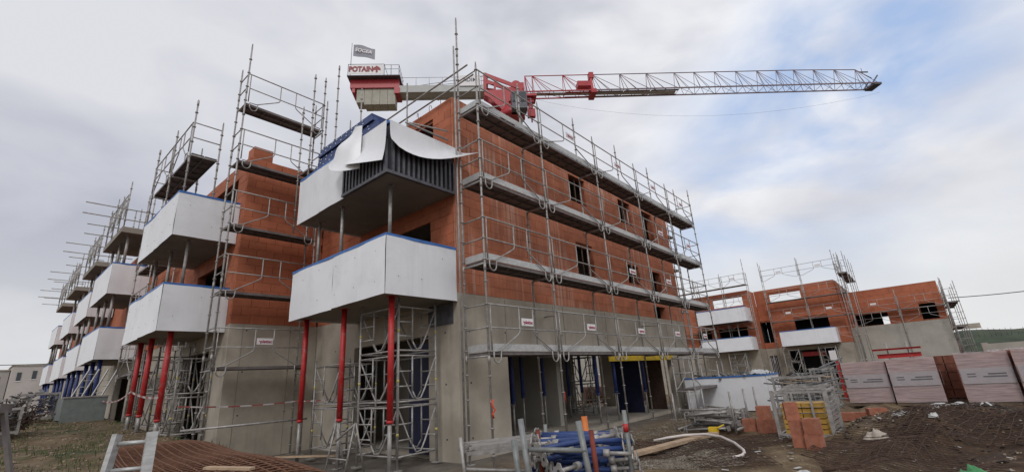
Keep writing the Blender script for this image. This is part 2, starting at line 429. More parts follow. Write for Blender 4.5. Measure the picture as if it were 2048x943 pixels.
def joints(parent, ax, face, out, lines):
    """raised casting seams on concrete: (a0,z0,a1,z1)"""
    mb = MB()
    for a0, z0, a1, z1 in lines:
        if ax == 'X': mb.bar((a0, face+out*.002, z0), (a1, face+out*.002, z1), .012, .012, (0, 1, 0))
        else: mb.bar((face+out*.002, a0, z0), (face+out*.002, a1, z1), .012, .012, (1, 0, 0))
    wpart('casting_seam', mb, concD, parent)
# ---------------------------------------------------------------- main building
BL = (7.15, 7.8, 0)
bld = thing('apartment_building', 'nearest unfinished apartment block, terracotta on grey concrete, with white-wrapped balconies', 'building', BL)
FX0, FX1, FY = 7.15, 20.95, 7.8
B0, BT = 3.63, 8.95
wins = [(12.55, 13.6, 7.38, 8.42), (16.1, 17.15, 7.38, 8.4), (18.1, 19.25, 6.63, 8.38),
        (12.55, 13.6, 4.63, 5.8), (16.1, 17.1, 4.88, 5.75), (18.1, 19.2, 4.63, 5.7), (18.02, 19.15, 3.63, 4.2)]
# facade: concrete storey
GO = (8.79, 18.95, .1, 2.2)
wpart('wall', wallb(MB(), 'X', FY, FY+.22, FX0, FX1, -.2, B0, [GO]), conc, bld)
ties(bld, 'X', FY, -1, FX0, FX1, .1, B0, ops=[GO]); joints(bld, 'X', FY, -1, [(8.79, 2.2, 8.79, 3.6), (11.4, 2.4, 11.4, 3.6), (10.9, 2.4, 10.9, 3.6), (13.9, 2.4, 13.9, 3.6), (16.4, 2.4, 16.4, 3.6), (18.95, 2.2, 18.95, 3.6)])
wpart('wall', wallb(MB(), 'X', FY+.05, FY+.25, FX0+.05, FX1-.02, B0, BT-.02, wins), mortar, bld)
bricks(bld, 'X', FY, 1, FX0, FX1, B0+.003, BT, wins, brick, 300)
# left face of the front block
LO = [(8.86, 12.2, -.2, 2.75)]; LB = [(8.75, 12.0, 3.66, 5.75), (8.6, 11.6, 6.3, 8.55)]
wpart('wall', wallb(MB(), 'Y', FX0, FX0+.22, FY+.222, 14.5, -.2, B0, LO), conc, bld)
ties(bld, 'Y', FX0, -1, FY+.1, 14.5, .1, B0, ops=LO)
wpart('wall', wallb(MB(), 'Y', FX0+.05, FX0+.25, FY+.26, 14.5, B0, BT-.02, LB), mortar, bld)
bricks(bld, 'Y', FX0, 1, FY+.065, 14.5, B0+.003, BT, LB, brickB, 0)
wpart('void_shade_sheet', MB().box((FX0-.015, 7.95, 2.93), (FX0-.001, 8.85, 3.44)), ribm, bld)  # thin dark sheet painting a dark void on the wall under the balcony
# second block, set forward of the recess
wpart('wall', wallb(MB(), 'X', 14.5, 14.72, 4.6, 7.14, -.3, B0), conc, bld)
joints(bld, 'X', 14.5, -1, [(4.95, -.2, 4.95, 3.6), (6.3, -.2, 6.3, 3.6)]); ties(bld, 'X', 14.5, -1, 4.7, 7.1, .8, B0)
wpart('wall', wallb(MB(), 'X', 14.55, 14.75, 4.65, 7.14, B0, 8.88), mortar, bld)
bricks(bld, 'X', 14.5, 1, 4.6, 7.14, B0+.003, 8.9, [], brickB, 160)
SO = [(15.5, 18.2, 3.66, 5.75), (15.3, 18.2, 6.3, 8.4)]; SG = [(16.0, 18.4, .3, 3.0)]
wpart('wall', wallb(MB(), 'Y', 4.6, 4.82, 14.722, 24.4, -.3, B0, SG), conc, bld)
wpart('wall', wallb(MB(), 'Y', 4.65, 4.85, 14.76, 24.4, B0, 8.88, SO), mortar, bld)
bricks(bld, 'Y', 4.6, 1, 14.565, 24.4, B0+.003, 8.9, SO, brickB, 120)
wpart('wall', wallb(MB(), 'Y', 4.4, 4.6, 24.45, 52, 0, B0, [(25, 27.5, .3, 2.9), (32, 35, .3, 2.9), (39, 42, .3, 2.9), (46, 49, .3, 2.9)]), conc, bld)
wpart('wall', wallb(MB(), 'Y', 4.45, 4.6, 24.45, 52, B0+.01, 8.6, [(25, 28, 3.7, 5.7), (25, 28, 6.3, 8.3), (32, 35, 3.7, 5.7), (32, 35, 6.3, 8.3), (39, 42, 3.7, 5.7), (39, 42, 6.3, 8.3), (46, 49, 3.7, 8.3)]), brickB, bld)
# chimney block on the second block
ch = MB().box((4.85, 15.0, 8.9), (5.45, 15.5, 9.55)); wpart('chimney', ch, brickB, bld)
wpart('wall', MB().box((7.16, 14.73, -.3), (7.38, 52, 3.43)).box((7.16, 14.78, 3.64), (7.38, 52, 8.6)), conc, bld)
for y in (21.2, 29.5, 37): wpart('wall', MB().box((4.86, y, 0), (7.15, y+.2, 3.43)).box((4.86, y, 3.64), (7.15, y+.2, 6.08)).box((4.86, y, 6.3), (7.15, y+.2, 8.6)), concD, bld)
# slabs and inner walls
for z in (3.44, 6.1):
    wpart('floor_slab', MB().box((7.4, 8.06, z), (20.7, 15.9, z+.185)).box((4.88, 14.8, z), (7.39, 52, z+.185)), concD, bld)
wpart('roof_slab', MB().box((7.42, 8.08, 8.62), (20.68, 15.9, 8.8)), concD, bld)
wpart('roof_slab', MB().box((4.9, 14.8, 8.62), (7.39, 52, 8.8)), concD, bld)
wpart('floor_slab', MB().box((7.4, 8.03, -.15), (20.7, 15.9, .1)), conc, bld)
wpart('wall', wallb(MB(), 'X', 15.9, 16.1, 7.4, 20.95, -.2, 8.9, [(15.2, 17.2, .1, 2.9), (18.2, 20.4, .1, 2.9)]), conc, bld)
wpart('wall', wallb(MB(), 'Y', 20.72, 20.95, 8.03, 15.89, -.2, 8.9, [(8.6, 11.6, .1, 2.9), (12.3, 15.3, .1, 2.9)]), conc, bld)
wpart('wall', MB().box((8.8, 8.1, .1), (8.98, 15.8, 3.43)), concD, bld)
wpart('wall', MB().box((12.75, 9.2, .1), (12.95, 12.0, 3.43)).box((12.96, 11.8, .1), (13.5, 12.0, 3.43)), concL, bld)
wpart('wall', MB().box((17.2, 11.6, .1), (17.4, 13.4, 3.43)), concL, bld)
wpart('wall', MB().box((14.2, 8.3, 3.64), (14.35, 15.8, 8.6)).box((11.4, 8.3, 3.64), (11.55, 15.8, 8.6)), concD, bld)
wpart('lintel_form', MB().box((13.8, FY-.07, 1.98), (18.95, FY-.004, 2.195)), yellow, bld)
# door leaf and blue shutters in the openings
wpart('door', MB().box((7.25, 8.95, .1), (7.3, 9.75, 2.6)), blueK, bld)
wpart('shutter', MB().box((17.3, 8.5, .1), (17.36, 9.6, 2.15)), blueK, bld)
wpart('steel_panel', MB().box((18.7, 8.2, .1), (18.76, 9.0, 2.15)), rustD, bld)
# window grilles: two blackish bars per window
for w_ in wins[:6]:
    wpart('window_bar', MB().box(((w_[0]+w_[1])/2-.012, FY+.1, w_[2]), ((w_[0]+w_[1])/2+.012, FY+.13, w_[3])), woodD, bld)
# bars of reinforcement sticking out of the wall tops
sb = MB().path([(0, 0, 0), (0, 0, .32), (.03, 0, .36), (.07, 0, .33), (.07, 0, .25)], .008, 5).me('starter_bar', rust)
for i in range(24):
    put('starter_bar', sb, bld, (.35+i*.56, .12, BT-.05), (0, 0, random.uniform(0, 6)))
for i in range(8):
    put('starter_bar', sb, bld, (.12, .6+i*.5, BT-.05), (0, 0, random.uniform(0, 6)))
# ---------------------------------------------------------------- balconies (parts of the building)
def sheet(a, b_, z0, z1, nrm, wob_=.012, nu=10, seed=0):
    """upright sheet from point a to b_ (xy), slightly buckled outward"""
    ax_, ay = a; bx, by = b_
    def fn(u, v):
        n_ = noise.noise(Vector((u*3+seed, v*1.6, seed*2.3)))*wob_*1.6
        return (ax_+(bx-ax_)*u+nrm[0]*n_, ay+(by-ay)*u+nrm[1]*n_, z0+(z1-z0)*v)
    return MB().grid(fn, nu, 4, .006)
def balcony(x0, x1, y0, y1, zb, zt, right=True, left=1.0, detail=True, seed=0, rail=True, slab_l=None):
    s_ = wpart('balcony', MB().box((x0+.04, y0+.04, zb), (x1, y1-.04, zb+.2)), concD, bld)
    # upstand behind the sheets
    up = MB(); t = .09
    up.box((x0+.035, y0+.035, zb+.2), (x0+.035+t, y1-.04, zt-.03)).box((x0+.035+t+.002, y0+.035, zb+.2), (x1, y0+.035+t, zt-.03)).box((x0+.035+t+.002, y1-.04-t, zb+.2), (x1, y1-.04, zt-.03))
    wpart('parapet_form', up, ribm, s_, root=bld)
    if rail:
        rl = MB().box((x0-.012, y0-.012, zt-.035), (x0+.11, y1+.01, zt+.03)).box((x0+.112, y0-.012, zt-.035), (x1, y0+.10, zt+.03)).box((x0+.112, y1-.10, zt-.035), (x1, y1+.01, zt+.03))
        wpart('edge_rail', rl, blueR, s_, root=bld)
    n = max(1, round((y1-y0)/2.1)) if left else 0
    for i in range(n):
        ya, yb = y1-(y1-y0)*left*i/n, y1-(y1-y0)*left*(i+1)/n
        wpart('cladding_sheet', sheet((x0-.004*(i+1), ya), (x0-.004*(i+1), yb-.0), zb-.06+.02*i, zt-.03, (-1, 0), .016 if detail else .004, 8, seed+i), white, s_, root=bld)
    if right: wpart('cladding_sheet', sheet((x0-.004, y0-.004), (x1, y0-.004), zb-.04, zt-.03, (0, -1), .014, 10, seed+5), white, s_, root=bld)
    wpart('cladding_sheet', sheet((x0, y1), (x1, y1), zb-.04, zt-.03, (0, -1), .004, 4, seed+9), white, s_, root=bld)
    return s_
balcony(5.2, 7.14, 7.8, 12.1, 3.46, 4.68, seed=1)
up = balcony(5.2, 7.14, 7.8, 12.1, 6.1, 7.36, right=False, left=.58, seed=3)
balcony(3.0, 4.59, 14.85, 18.8, 3.46, 4.68, seed=11); balcony(3.0, 4.59, 14.85, 18.8, 6.1, 7.36, seed=15)
for i, (bx, y0, y1) in enumerate([(3.12, 24.6, 28.6), (3.38, 31.5, 35.6), (3.55, 39, 43.2), (3.58, 46, 49.6)]):
    for zb, zt in ((3.46, 4.68), (6.1, 7.36)): balcony(bx, 4.39, y0, y1, zb, zt, detail=False, seed=20+i)
for bx, y0, y1 in [(3.16, 24.5, 28.6), (3.3, 31.5, 35.6), (3.4, 39, 43), (3.5, 45.6, 49)]:
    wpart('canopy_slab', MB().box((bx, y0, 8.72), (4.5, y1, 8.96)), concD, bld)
fx = MB().tube((0, 0, 0), (-.008, 0, 0), .009, 6).me('fixing', ribm); fy = MB().tube((0, 0, 0), (0, -.008, 0), .009, 6).me('fixing', ribm)
for x0_, y0_, y1_, zb_ in ((5.2, 7.8, 12.1, 3.46), (3.0, 14.85, 18.8, 3.46), (3.0, 14.85, 18.8, 6.1)):
    for k in range(5):
        for z in (.3, .95): put('fixing', fx, bld, (x0_-.022-BL[0], y0_+.35+k*.82-BL[1], zb_+z+random.uniform(-.06, .06)))
    for k in range(3): put('fixing', fy, bld, (x0_+.3+k*.6-BL[0], y0_-.024-BL[1], zb_+random.choice((.35, .9))))
# small drips and cuts on the sheets of the near balcony
# the top balcony: peeled sheets and exposed steel ribs
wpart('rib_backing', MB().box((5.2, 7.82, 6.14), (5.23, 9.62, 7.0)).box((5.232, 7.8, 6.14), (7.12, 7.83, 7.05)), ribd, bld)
rb = MB().box((-.035, -.03, 0), (.035, .03, .80)).me('rib', ribm); rb2 = MB().box((-.03, -.035, 0), (.03, .035, .80)).me('rib', ribm)
for i in range(13): put('rib', rb, bld, (5.165-BL[0], 7.84+i*.145-BL[1], 6.12))
for i in range(14): put('rib', rb2, bld, (5.3+i*.138-BL[0], 7.765-BL[1], 6.12+.0*i))
wpart('edge_rail', MB().box((5.12, 7.72, 6.06), (5.2, 9.62, 6.13)).box((5.202, 7.72, 6.06), (7.1, 7.8, 6.13)), ribm, bld)
def lerp(a, b_, t): return a+(b_-a)*t
# left face: upper strip still hanging, its lower edge swung out
def fA(u, v):
    y = lerp(7.78, 8.84, u); z = lerp(7.36, lerp(6.33, 6.50, u)+.06*math.sin(u*3), v)
    return (5.13-.30*v**3*(.3+u), y, z-.06*math.sin(math.pi*u)*v)
wpart('cladding_sheet', MB().grid(fA, 8, 8, .006), white, bld, label='white sheet hanging loose from the top balcony rail')
def fB(u, v):   # the torn flap twisting back over the rail
    p = Vector((5.12, 8.78, 7.66-.05*v)).lerp(Vector((5.00, 8.62, 6.42)), v)
    q = Vector((5.02, 8.95, 7.66)).lerp(Vector((4.86, 9.85, 6.93)), min(1, v*1.05))
    r_ = p.lerp(q, u); k = math.sin(math.pi*u)*v
    return (r_.x-.30*k+.05*math.sin(v*9)*u, r_.y-.12*k, r_.z-.16*k-.10*math.sin(math.pi*u)*v**3)
wpart('cladding_sheet', MB().grid(fB, 9, 12, .006), white, bld, label='torn white sheet curling back over the top balcony rail')
def fC(u, v):   # right face: sheet whose foot has blown outward
    x = lerp(5.18, 7.14, u); h = lerp(.60, .22, u)+.36*math.sin(math.pi*u**.72)
    t = v*v
    return (x+.42*t*u, 7.712-.42*v**3*(.2+u*.9), 7.36-h*v+.07*v**4)
wpart('cladding_sheet', MB().grid(fC, 14, 9, .006), white, bld, label='white sheet curling outward below the top balcony rail')
# ---------------------------------------------------------------- scaffolding
_sc = {}
def cached(k, fn):
    if k not in _sc: _sc[k] = fn()
    return _sc[k]
def pole_me(h, ring=True, r=.0245, m=galv):
    h = round(h, 2)
    def f():
        a = MB().tube((0, 0, 0), (0, 0, h), r, 8); z = .25
        while ring and z < h: a.tube((0, 0, z-.012), (0, 0, z+.012), .046, 8); z += .5
        z = 2.0
        while ring and z < h: a.tube((0, 0, z), (0, 0, z+.16), .031, 8); z += 2
        a.tube((0, 0, h), (0, 0, h+.1), .018, 6)
        return a.me('standard', m)
    return cached(('pole', h, ring, r, m.name), f)
def guard_me(Lb, loops=True, n=6, r=.0165):
    def f():
        a = MB(); e = .07
        a.tube((0, 0, 1.0), (Lb, 0, 1.0), r*1.15, n); a.tube((e, 0, .5), (Lb-e, 0, .5), r, n)
        a.tube((e, 0, .02), (e, 0, 1.0), r, n); a.tube((Lb-e, 0, .02), (Lb-e, 0, 1.0), r, n)
        for sx in (0, 1):
            X = (lambda x: x) if sx == 0 else (lambda x: Lb-x)
            c = Lb*.40
            pts = [(X(c), 0, 1.0), (X(c), 0, .46), (X(c-.03), 0, .40), (X(c-.1), 0, .35), (X(.36), 0, .04), (X(.30), 0, .01), (X(.12), 0, .0)]
            a.path(pts, r, n)
            if loops: a.path([(X(.12), 0, 0), (X(.12), 0, -.14), (X(.15), 0, -.20), (X(.2), 0, -.235), (X(.26), 0, -.235), (X(.31), 0, -.20), (X(.34), 0, -.14), (X(.35), 0, .02)], r, n)
        return a.me('guard_frame', galv)
    return cached(('g', round(Lb, 2), loops, n), f)
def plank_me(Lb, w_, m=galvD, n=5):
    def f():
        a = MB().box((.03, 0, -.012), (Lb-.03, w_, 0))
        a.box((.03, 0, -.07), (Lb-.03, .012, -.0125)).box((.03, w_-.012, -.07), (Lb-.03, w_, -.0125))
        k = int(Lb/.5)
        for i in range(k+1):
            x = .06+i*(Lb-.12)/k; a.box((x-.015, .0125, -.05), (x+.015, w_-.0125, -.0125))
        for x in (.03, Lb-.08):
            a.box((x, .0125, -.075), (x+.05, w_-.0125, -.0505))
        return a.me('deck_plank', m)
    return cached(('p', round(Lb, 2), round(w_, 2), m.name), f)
def scaffold(label, loc, rz, bays, w_, decks, top_o, top_i, base=0, guards=None, signs=(), toe=None, loops=True, deckm=None, ring=True, end_guard=(0,), skip_in=(), group=None, plank_m=galvD, base_z=None, lettering=True, noguard=()):
    T = thing('scaffold', label, 'scaffold', loc, rz, group)
    xs = [0]
    for b_ in bays: xs.append(xs[-1]+b_)
    c_, s_ = math.cos(rz), math.sin(rz)
    for i, x in enumerate(xs):
        for row, v, tp in (('o', 0, top_o), ('i', w_, top_i)):
            if (row, i) in skip_in: continue
            t = tp[i] if isinstance(tp, (list, tuple)) else tp
            if t is None: continue
            wx, wy = loc[0]+c_*x-s_*v, loc[1]+s_*x+c_*v
            b0 = base if base is not None else (gz(wx, wy)-loc[2] if base_z is None else base_z)
            put('standard', pole_me(t-b0, ring), T, (x, v, b0))
            if base is None: put('base_plate', cached('bp', lambda: MB().box((-.08, -.08, -.01), (.08, .08, .012)).tube((0, 0, .012), (0, 0, .12), .018, 6).me('base_plate', galv)), T, (x, v, b0))
    gs = decks if guards is None else guards
    tr = cached(('tr', w_), lambda: MB().tube((0, 0, -.09), (0, w_, -.09), .022, 6).me('transom', galv))
    eg = cached(('eg', w_), lambda: MB().tube((0, 0, 0), (0, w_, 0), .018, 6).me('end_rail', galv))
    for z in decks:
        for i, x in enumerate(xs):
            put('transom', tr, T, (x, 0, z))
            if i in end_guard or (i == len(xs)-1): put('end_rail', eg, T, (x, 0, z+1)); put('end_rail', eg, T, (x, 0, z+.5))
        for i, b_ in enumerate(bays):
            k = 2; pw = (abs(w_)-.06)/k
            for j in range(k):
                y = .03+j*pw if w_ > 0 else w_+.03+j*pw
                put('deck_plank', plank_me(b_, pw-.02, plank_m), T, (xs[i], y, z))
    for z in gs:
        for i, b_ in enumerate(bays):
            if (z, i) in noguard: continue
            go = put('guard_frame', guard_me(b_, loops), T, (xs[i], -.035*(1 if w_ > 0 else -1), z))
            if (z, i) in signs:
                sg = put('sign', cached('sign', lambda: MB().box((-.21, -.006, -.085), (.21, .006, .085)).me('sign', signw)), go, (b_*.5, -.03, .66))
                if lettering:
                    put('lettering', text_me('plettac', .115, signr, .0015), sg, (.035, -.009, -.005), (R(90), 0, 0))
                    put('bird_mark', cached('bird', lambda: MB().path([(-.16, -.009, .02), (-.135, -.009, -.008), (-.11, -.009, .01)], .006, 4).path([(-.15, -.009, .0), (-.12, -.009, -.02), (-.1, -.009, .012)], .006, 4).me('bird_mark', signr)), sg)
            if toe and z in toe:
                put('toe_board', cached(('tb', b_), lambda: MB().box((.04, -.012, 0), (b_-.04, .012, .155)).me('toe_board', galvL)), T, (xs[i], .012*(1 if w_ > 0 else -1)+.004, z+.01))
    if toe:
        for z in toe:
            put('toe_board', cached(('te', w_), lambda: MB().box((-.012, .04 if w_ > 0 else -.04, 0), (.012, w_-.04 if w_ > 0 else w_+.04, .155)).me('toe_board', galvL)), T, (.03, 0, z+.01))
    return T
D = [2.2, 4.2, 6.2, 8.2]
sc = scaffold('long galvanised scaffold with four decks along the right facade of the nearest block', (7.08, 6.8, 0), 0, [2.55, 3.1, 3.1, 3.0, 3.0], .68, D,
    [9.35, 9.35, 9.4, 9.4, 9.4, 9.95], [11.2, 10.35, 10.45, 10.5, 10.45, 10.2], base=None, signs={(2.2, 0), (2.2, 1), (2.2, 2), (2.2, 3), (2.2, 4), (4.2, 2), (4.2, 3), (6.2, 3), (6.2, 4), (8.2, 1), (8.2, 2), (8.2, 3), (8.2, 4)}, toe=[2.2, 4.2, 6.2, 8.2])
# braces of the front scaffold
def W2(name, mb, m, T): return put(name, mb.me(name, m, T.location), T)
W2('return_rail', MB().tube((6.98, 7.0, 9.42), (6.98, 10.7, 9.42), .024, 7), galv, sc); W2('return_rail', MB().tube((6.98, 6.8, 9.02), (6.98, 10.1, 9.02), .024, 7), galv, sc)
W2('standard', MB().tube((6.98, 9.55, 7.4), (6.98, 9.55, 10.2), .024, 7), galv, sc); W2('standard', MB().tube((6.98, 7.5, 0), (6.98, 7.5, 10.3), .024, 7), galv, sc)
W2('tie_tube', MB().tube((5.6, 7.72, 7.47), (6.9, 7.72, 7.5), .024, 7), galv, sc); W2('tie_tube', MB().tube((5.75, 7.78, 7.55), (6.7, 7.5, 7.58), .02, 7), galv, sc)
for x in (9.63, 15.8): W2('tie_tube', MB().tube((x, 6.8, 3.1), (x+.9, 7.8, 3.25), .02, 6), galv, sc)
W2('warning_tape', MB().path([(7.06, 6.74, 1.25), (7.02, 6.72, 1.15), (7.1, 6.72, 1.05), (7.03, 6.73, .98), (7.08, 6.74, .9)], .02, 5), orange, sc)
W2('warning_tape', MB().path([(9.63, 6.76, 1.25), (9.62, 6.75, 1.1), (9.64, 6.75, 1.0)], .012, 5), red, sc)
# low side stair platform near the right end of the front scaffold
scaffold('low working platform with one guard frame before the right end of the opening', (15.9, 6.55, .95), R(2), [3.0], -.62, [0], .75, .75, base=None, loops=False, toe=None, noguard=())
# end of the facade scaffold: stair bay seen behind its right end
scaffold('narrow scaffold bay standing just round the right end of the long facade scaffold', (21.35, 7.9, 0), R(90), [2.5], -.7, [4.2, 6.2, 7.9], 8.9, 8.9, base=None)
# left scaffold in front of the second block
scaffold('tall one-bay scaffold in front of the second block, topped by a high empty deck', (4.02, 13.72, .45), 0, [2.47], .62, [1.95, 3.95, 5.85, 7.85, 9.8], [11.85, 11.85], [11.2, 11.0],
    base=None, signs={(1.95, 0)}, end_guard=(0,))
# scaffold on the top balcony of the second block
scaffold('small scaffold with a guarded deck standing on the second block top balcony', (3.12, 15.0, 6.32), R(90), [2.0, 2.3], -.75, [2.4], [4.1, 3.9, 4.1], [3.6, 3.5, 3.6], base=0)
# poles behind the blue stack
scaffold('bare scaffold poles rising behind the blue formwork stack', (5.75, 12.9, 7.3), 0, [.8, .9], .7, [1.0], [4.3, 5.1, 4.6], [3.4, 4.0, 3.6], base=-1.0, guards=[], end_guard=())
# scaffolds with projecting tubes on the four canopies
for i, (bx, y0, y1, zt) in enumerate([(3.2, 24.5, 28.6, 2.0), (3.35, 31.5, 35.6, 1.9), (3.45, 39, 43, 2.0), (3.55, 45.6, 49, 1.9)]):
    lb = ['first (nearest) bare concrete canopy slab', 'second bare concrete canopy slab', 'third bare canopy slab', 'farthest canopy slab at the left'][i]
    T = scaffold('small scaffold cage on the '+lb+', two long tubes jutting left', (bx, y0, 8.97), R(90), [1.3, 1.35, 1.35] if i < 3 else [1.6, 1.7], -.9, [], [zt, zt-.3, zt, zt-.2], [zt-.4, zt, zt-.3, zt], base=0, guards=[.45], loops=False, group=None)
    for z, e in ((.75, 0), (.28, .03)):
        put('jutting_tube', MB().tube((0, 1.35+e, 0), (0, -1.4, 0), .024, 6).me('jutting_tube', galv), T, (-.1, 0, z))
        if i < 4: put('jutting_tube', MB().tube((0, .9+e, 0), (0, -.6, 0), .024, 6).me('jutting_tube', galv), T, (3.0, 0, z))
    put('hand_rail', MB().tube((0, 0, 1.3), (3.3, 0, 1.5), .02, 6).me('hand_rail', galv), T)
# scaffolds hidden between the far balconies
scaffold('scaffold bay between the second and third pairs of balconies', (3.7, 20.6, .9), R(90), [2.5], -.7, [1.8, 3.8, 5.8], 8.2, 8.0, base=None)
# ---------------------------------------------------------------- props
def prop_me(h, hs, m, r0=.04, r1=.055):
    """adjustable steel prop: thin inner tube below, painted tube above"""
    k = ('prop', round(h, 2), round(hs, 2), m.name, r1)
    def f():
        return (MB().tube((0, 0, 0), (0, 0, hs), r0, 8).box((-.09, -.09, 0), (.09, .09, .012)).me('inner_tube', galv),
                MB().tube((0, 0, hs), (0, 0, h), r1, 10).tube((0, 0, hs-.03), (0, 0, hs+.03), r1+.004, 10).box((-.1, -.1, h-.012), (.1, .1, h)).me('outer_tube', m),
                MB().tube((-.11, 0, 0), (.11, 0, 0), .008, 5).tube((.11, 0, 0), (.11, 0, -.07), .008, 5).me('pin_handle', galv))
    return cached(k, f)
def prop(label, x, y, z0, z1, hs, m, group=None, r0=.04, r1=.055):
    a, b_, c_ = prop_me(z1-z0, hs, m, r0, r1)
    T = thing('prop', label, 'prop', (x, y, z0), random.uniform(0, 3), group)
    put('inner_tube', a, T); put('outer_tube', b_, T); put('pin_handle', c_, T, (0, 0, hs-.05)); return T
names = ['thick red prop under the near corner of the nearest white balcony', 'thick red prop under the middle of the nearest white balcony', 'thick red prop under the far end of the nearest white balcony']
for n_, y in zip(names, (8.18, 10.1, 12.0)): prop(n_, 5.62, y, gz(5.62, y), 3.46, .98, red, r0=.042, r1=.064)
names = ['thick red prop under the near corner of the second lower balcony', 'thick red prop in the middle of the second lower balcony', 'thick red prop at the far end of the second lower balcony']
for n_, y in zip(names, (15.25, 17.2, 18.5)): prop(n_, 3.42, y, gz(3.42, y), 3.46, .42, red, r0=.055, r1=.07)
for n_, (x, y) in zip(['grey steel prop at the near corner between the two nearest balconies', 'grey steel prop in the middle between the two nearest balconies', 'grey steel prop at the far end between the two nearest balconies'], [(5.62, 8.3), (5.5, 10.2), (5.6, 11.6)]):
    prop(n_, x, y, 3.67, 6.1, 1.0, galv, r0=.032, r1=.042)
for n_, (x, y) in zip(['grey prop at the near corner between the second pair of balconies', 'grey prop in the middle between the second pair of balconies', 'grey prop at the far end between the second pair of balconies'], [(3.5, 15.3), (3.45, 16.8), (3.4, 18.3)]):
    prop(n_, x, y, 3.67, 6.1, 1.0, galv, r0=.032, r1=.042)
n = 0
for bx, y0, y1 in [(3.4, 24.6, 28.6), (3.6, 31.5, 35.6), (3.8, 39, 43.2), (3.8, 46, 49.6)]:
    for k in range(3):
        y = lerp(y0+.4, y1-.4, k/2)
        which = ['third', 'fourth', 'fifth', 'sixth'][n//3]; pos = ['near', 'middle', 'far'][k]
        prop('blue prop at the %s end under the %s lower balcony from the front' % (pos, which) if k != 1 else 'blue prop in the middle under the %s lower balcony from the front' % which, bx, y, gz(bx, y), 3.46, .35, blue, 'blue props along the left row', r0=.04, r1=.075)
        prop('grey prop at the %s of the gap between the %s pair of balconies' % (pos+(' end' if k != 1 else ''), which), bx, y, 3.67, 6.1, 1.0, galv, 'grey props between the far balconies')
        if n//3 < 3: prop('grey prop at the %s carrying the canopy slab of the %s pair' % (pos+(' end' if k != 1 else ''), which), bx+.1, y, 6.32, 8.72, 1.0, galv, 'grey props under the canopy slabs')
        n += 1
ip = [(10.1, 8.85, 'leftmost thick blue prop just inside the ground floor opening', .9), (10.25, 9.0, 'second blue prop beside the leftmost one in the opening', .9), (12.0, 9.2, 'blue prop in front of the light inner wall', 1.0), (11.2, 9.4, 'blue prop in the dark bay left of the light inner wall', 1.0), (15.4, 10.6, 'thin blue prop right of the light inner wall', .8), (15.7, 10.2, 'thin blue prop in the centre of the opening', .9), (13.4, 8.1, 'blue prop standing below the left end of the yellow beam', .9), (14.4, 8.0, 'blue prop standing below the middle of the yellow beam', .9), (17.0, 8.2, 'blue prop near the dark shutters', .8), (16.3, 12.4, 'far blue prop at the back of the ground floor', .8)]
for x, y, lb, hs in ip: prop(lb, x, y, .1, 3.43 if y > 8.03 else 2.3, hs, blue, r0=.03, r1=.06)
# ---------------------------------------------------------------- shoring towers of ladder-like frames
yelp = mat('pale_yellow', (.50, .42, .12), .6)
def frame_me(w_, h=1.03):
    def f():
        a = MB(); r = .019
        for z in (.06, h-.05): a.tube((0, 0, z), (w_, 0, z), r, 6)
        a.tube((w_*.36, 0, .24), (w_*.36, 0, h-.05), r, 6)
        for z in (.36, .66): a.tube((0, 0, z), (w_*.36, 0, z), r*.9, 6)
        a.path([(w_-.02, 0, h-.1), (w_*.68, 0, .28), (w_*.58, 0, .11), (w_*.46, 0, .09), (w_*.36, 0, .26)], r, 6)
        return a.me('frame', galv)
    return cached(('fr', w_), f)
def tower(label, x, y, z0, w_, d_, lv, rz=0, head=True, group=None):
    T = thing('shoring_tower', label, 'shoring tower', (x, y, z0), rz, group)
    H_ = lv*1.03+.25
    for px, py in ((0, 0), (w_, 0), (w_, d_), (0, d_)):
        p_ = put('standard', pole_me(H_, False, .026), T, (px, py, 0))
        put('base_plate', cached('bp', lambda: None) or MB().box((-.08, -.08, -.01), (.08, .08, .012)).me('base_plate', galv), T, (px, py, 0))
        for k in range(lv): put('yellow_band', cached('yb', lambda: MB().tube((0, 0, 0), (0, 0, .055), .028, 8).me('yellow_band', yelp)), p_, (0, 0, .62+k*1.03))
        if head: put('fork_head', cached('fh', lambda: MB().box((-.09, -.06, 0), (.09, .06, .012)).box((-.09, -.06, .012), (-.08, .06, .15)).box((.08, -.06, .012), (.09, .06, .15)).tube((0, 0, -.2), (0, 0, 0), .018, 6).me('fork_head', galv)), T, (px, py, H_+.18))
    for k in range(lv):
        z = .18+k*1.03
        for (ox, oy, a, l_) in ((0, 0, 0, w_), (w_, 0, 90, d_), (w_, d_, 180, w_), (0, d_, 270, d_)):
            put('frame', frame_me(l_), T, (ox, oy, z), (0, 0, R(a)))
    put('foot_brace', MB().tube((0, 0, .1), (w_, d_, .1), .018, 6).me('foot_brace', galv), T)
    return T
tower('three-level shoring tower nearest the concrete pier under the nearest balcony', 5.85, 8.25, .05, 1.05, 1.35, 3, R(3))
tower('two-level shoring tower behind the red props of the nearest balcony', 5.95, 10.7, .05, .95, 1.4, 2, R(-2), head=False)
tower('shoring tower right behind the red props of the second balcony', 3.75, 15.4, .55, .8, 1.5, 2, 0)
tower('shoring tower at the far end under the second balcony', 3.7, 17.4, .75, .8, 1.3, 2, R(4))
tower('white ladder-frame tower standing deep inside the ground floor opening', 16.4, 10.2, .1, .9, .9, 2, R(20), head=False)
tower('grey ladder-frame tower far inside the ground floor, beside the white one', 14.9, 12.6, .1, .9, 1.1, 3, R(-8), head=False)
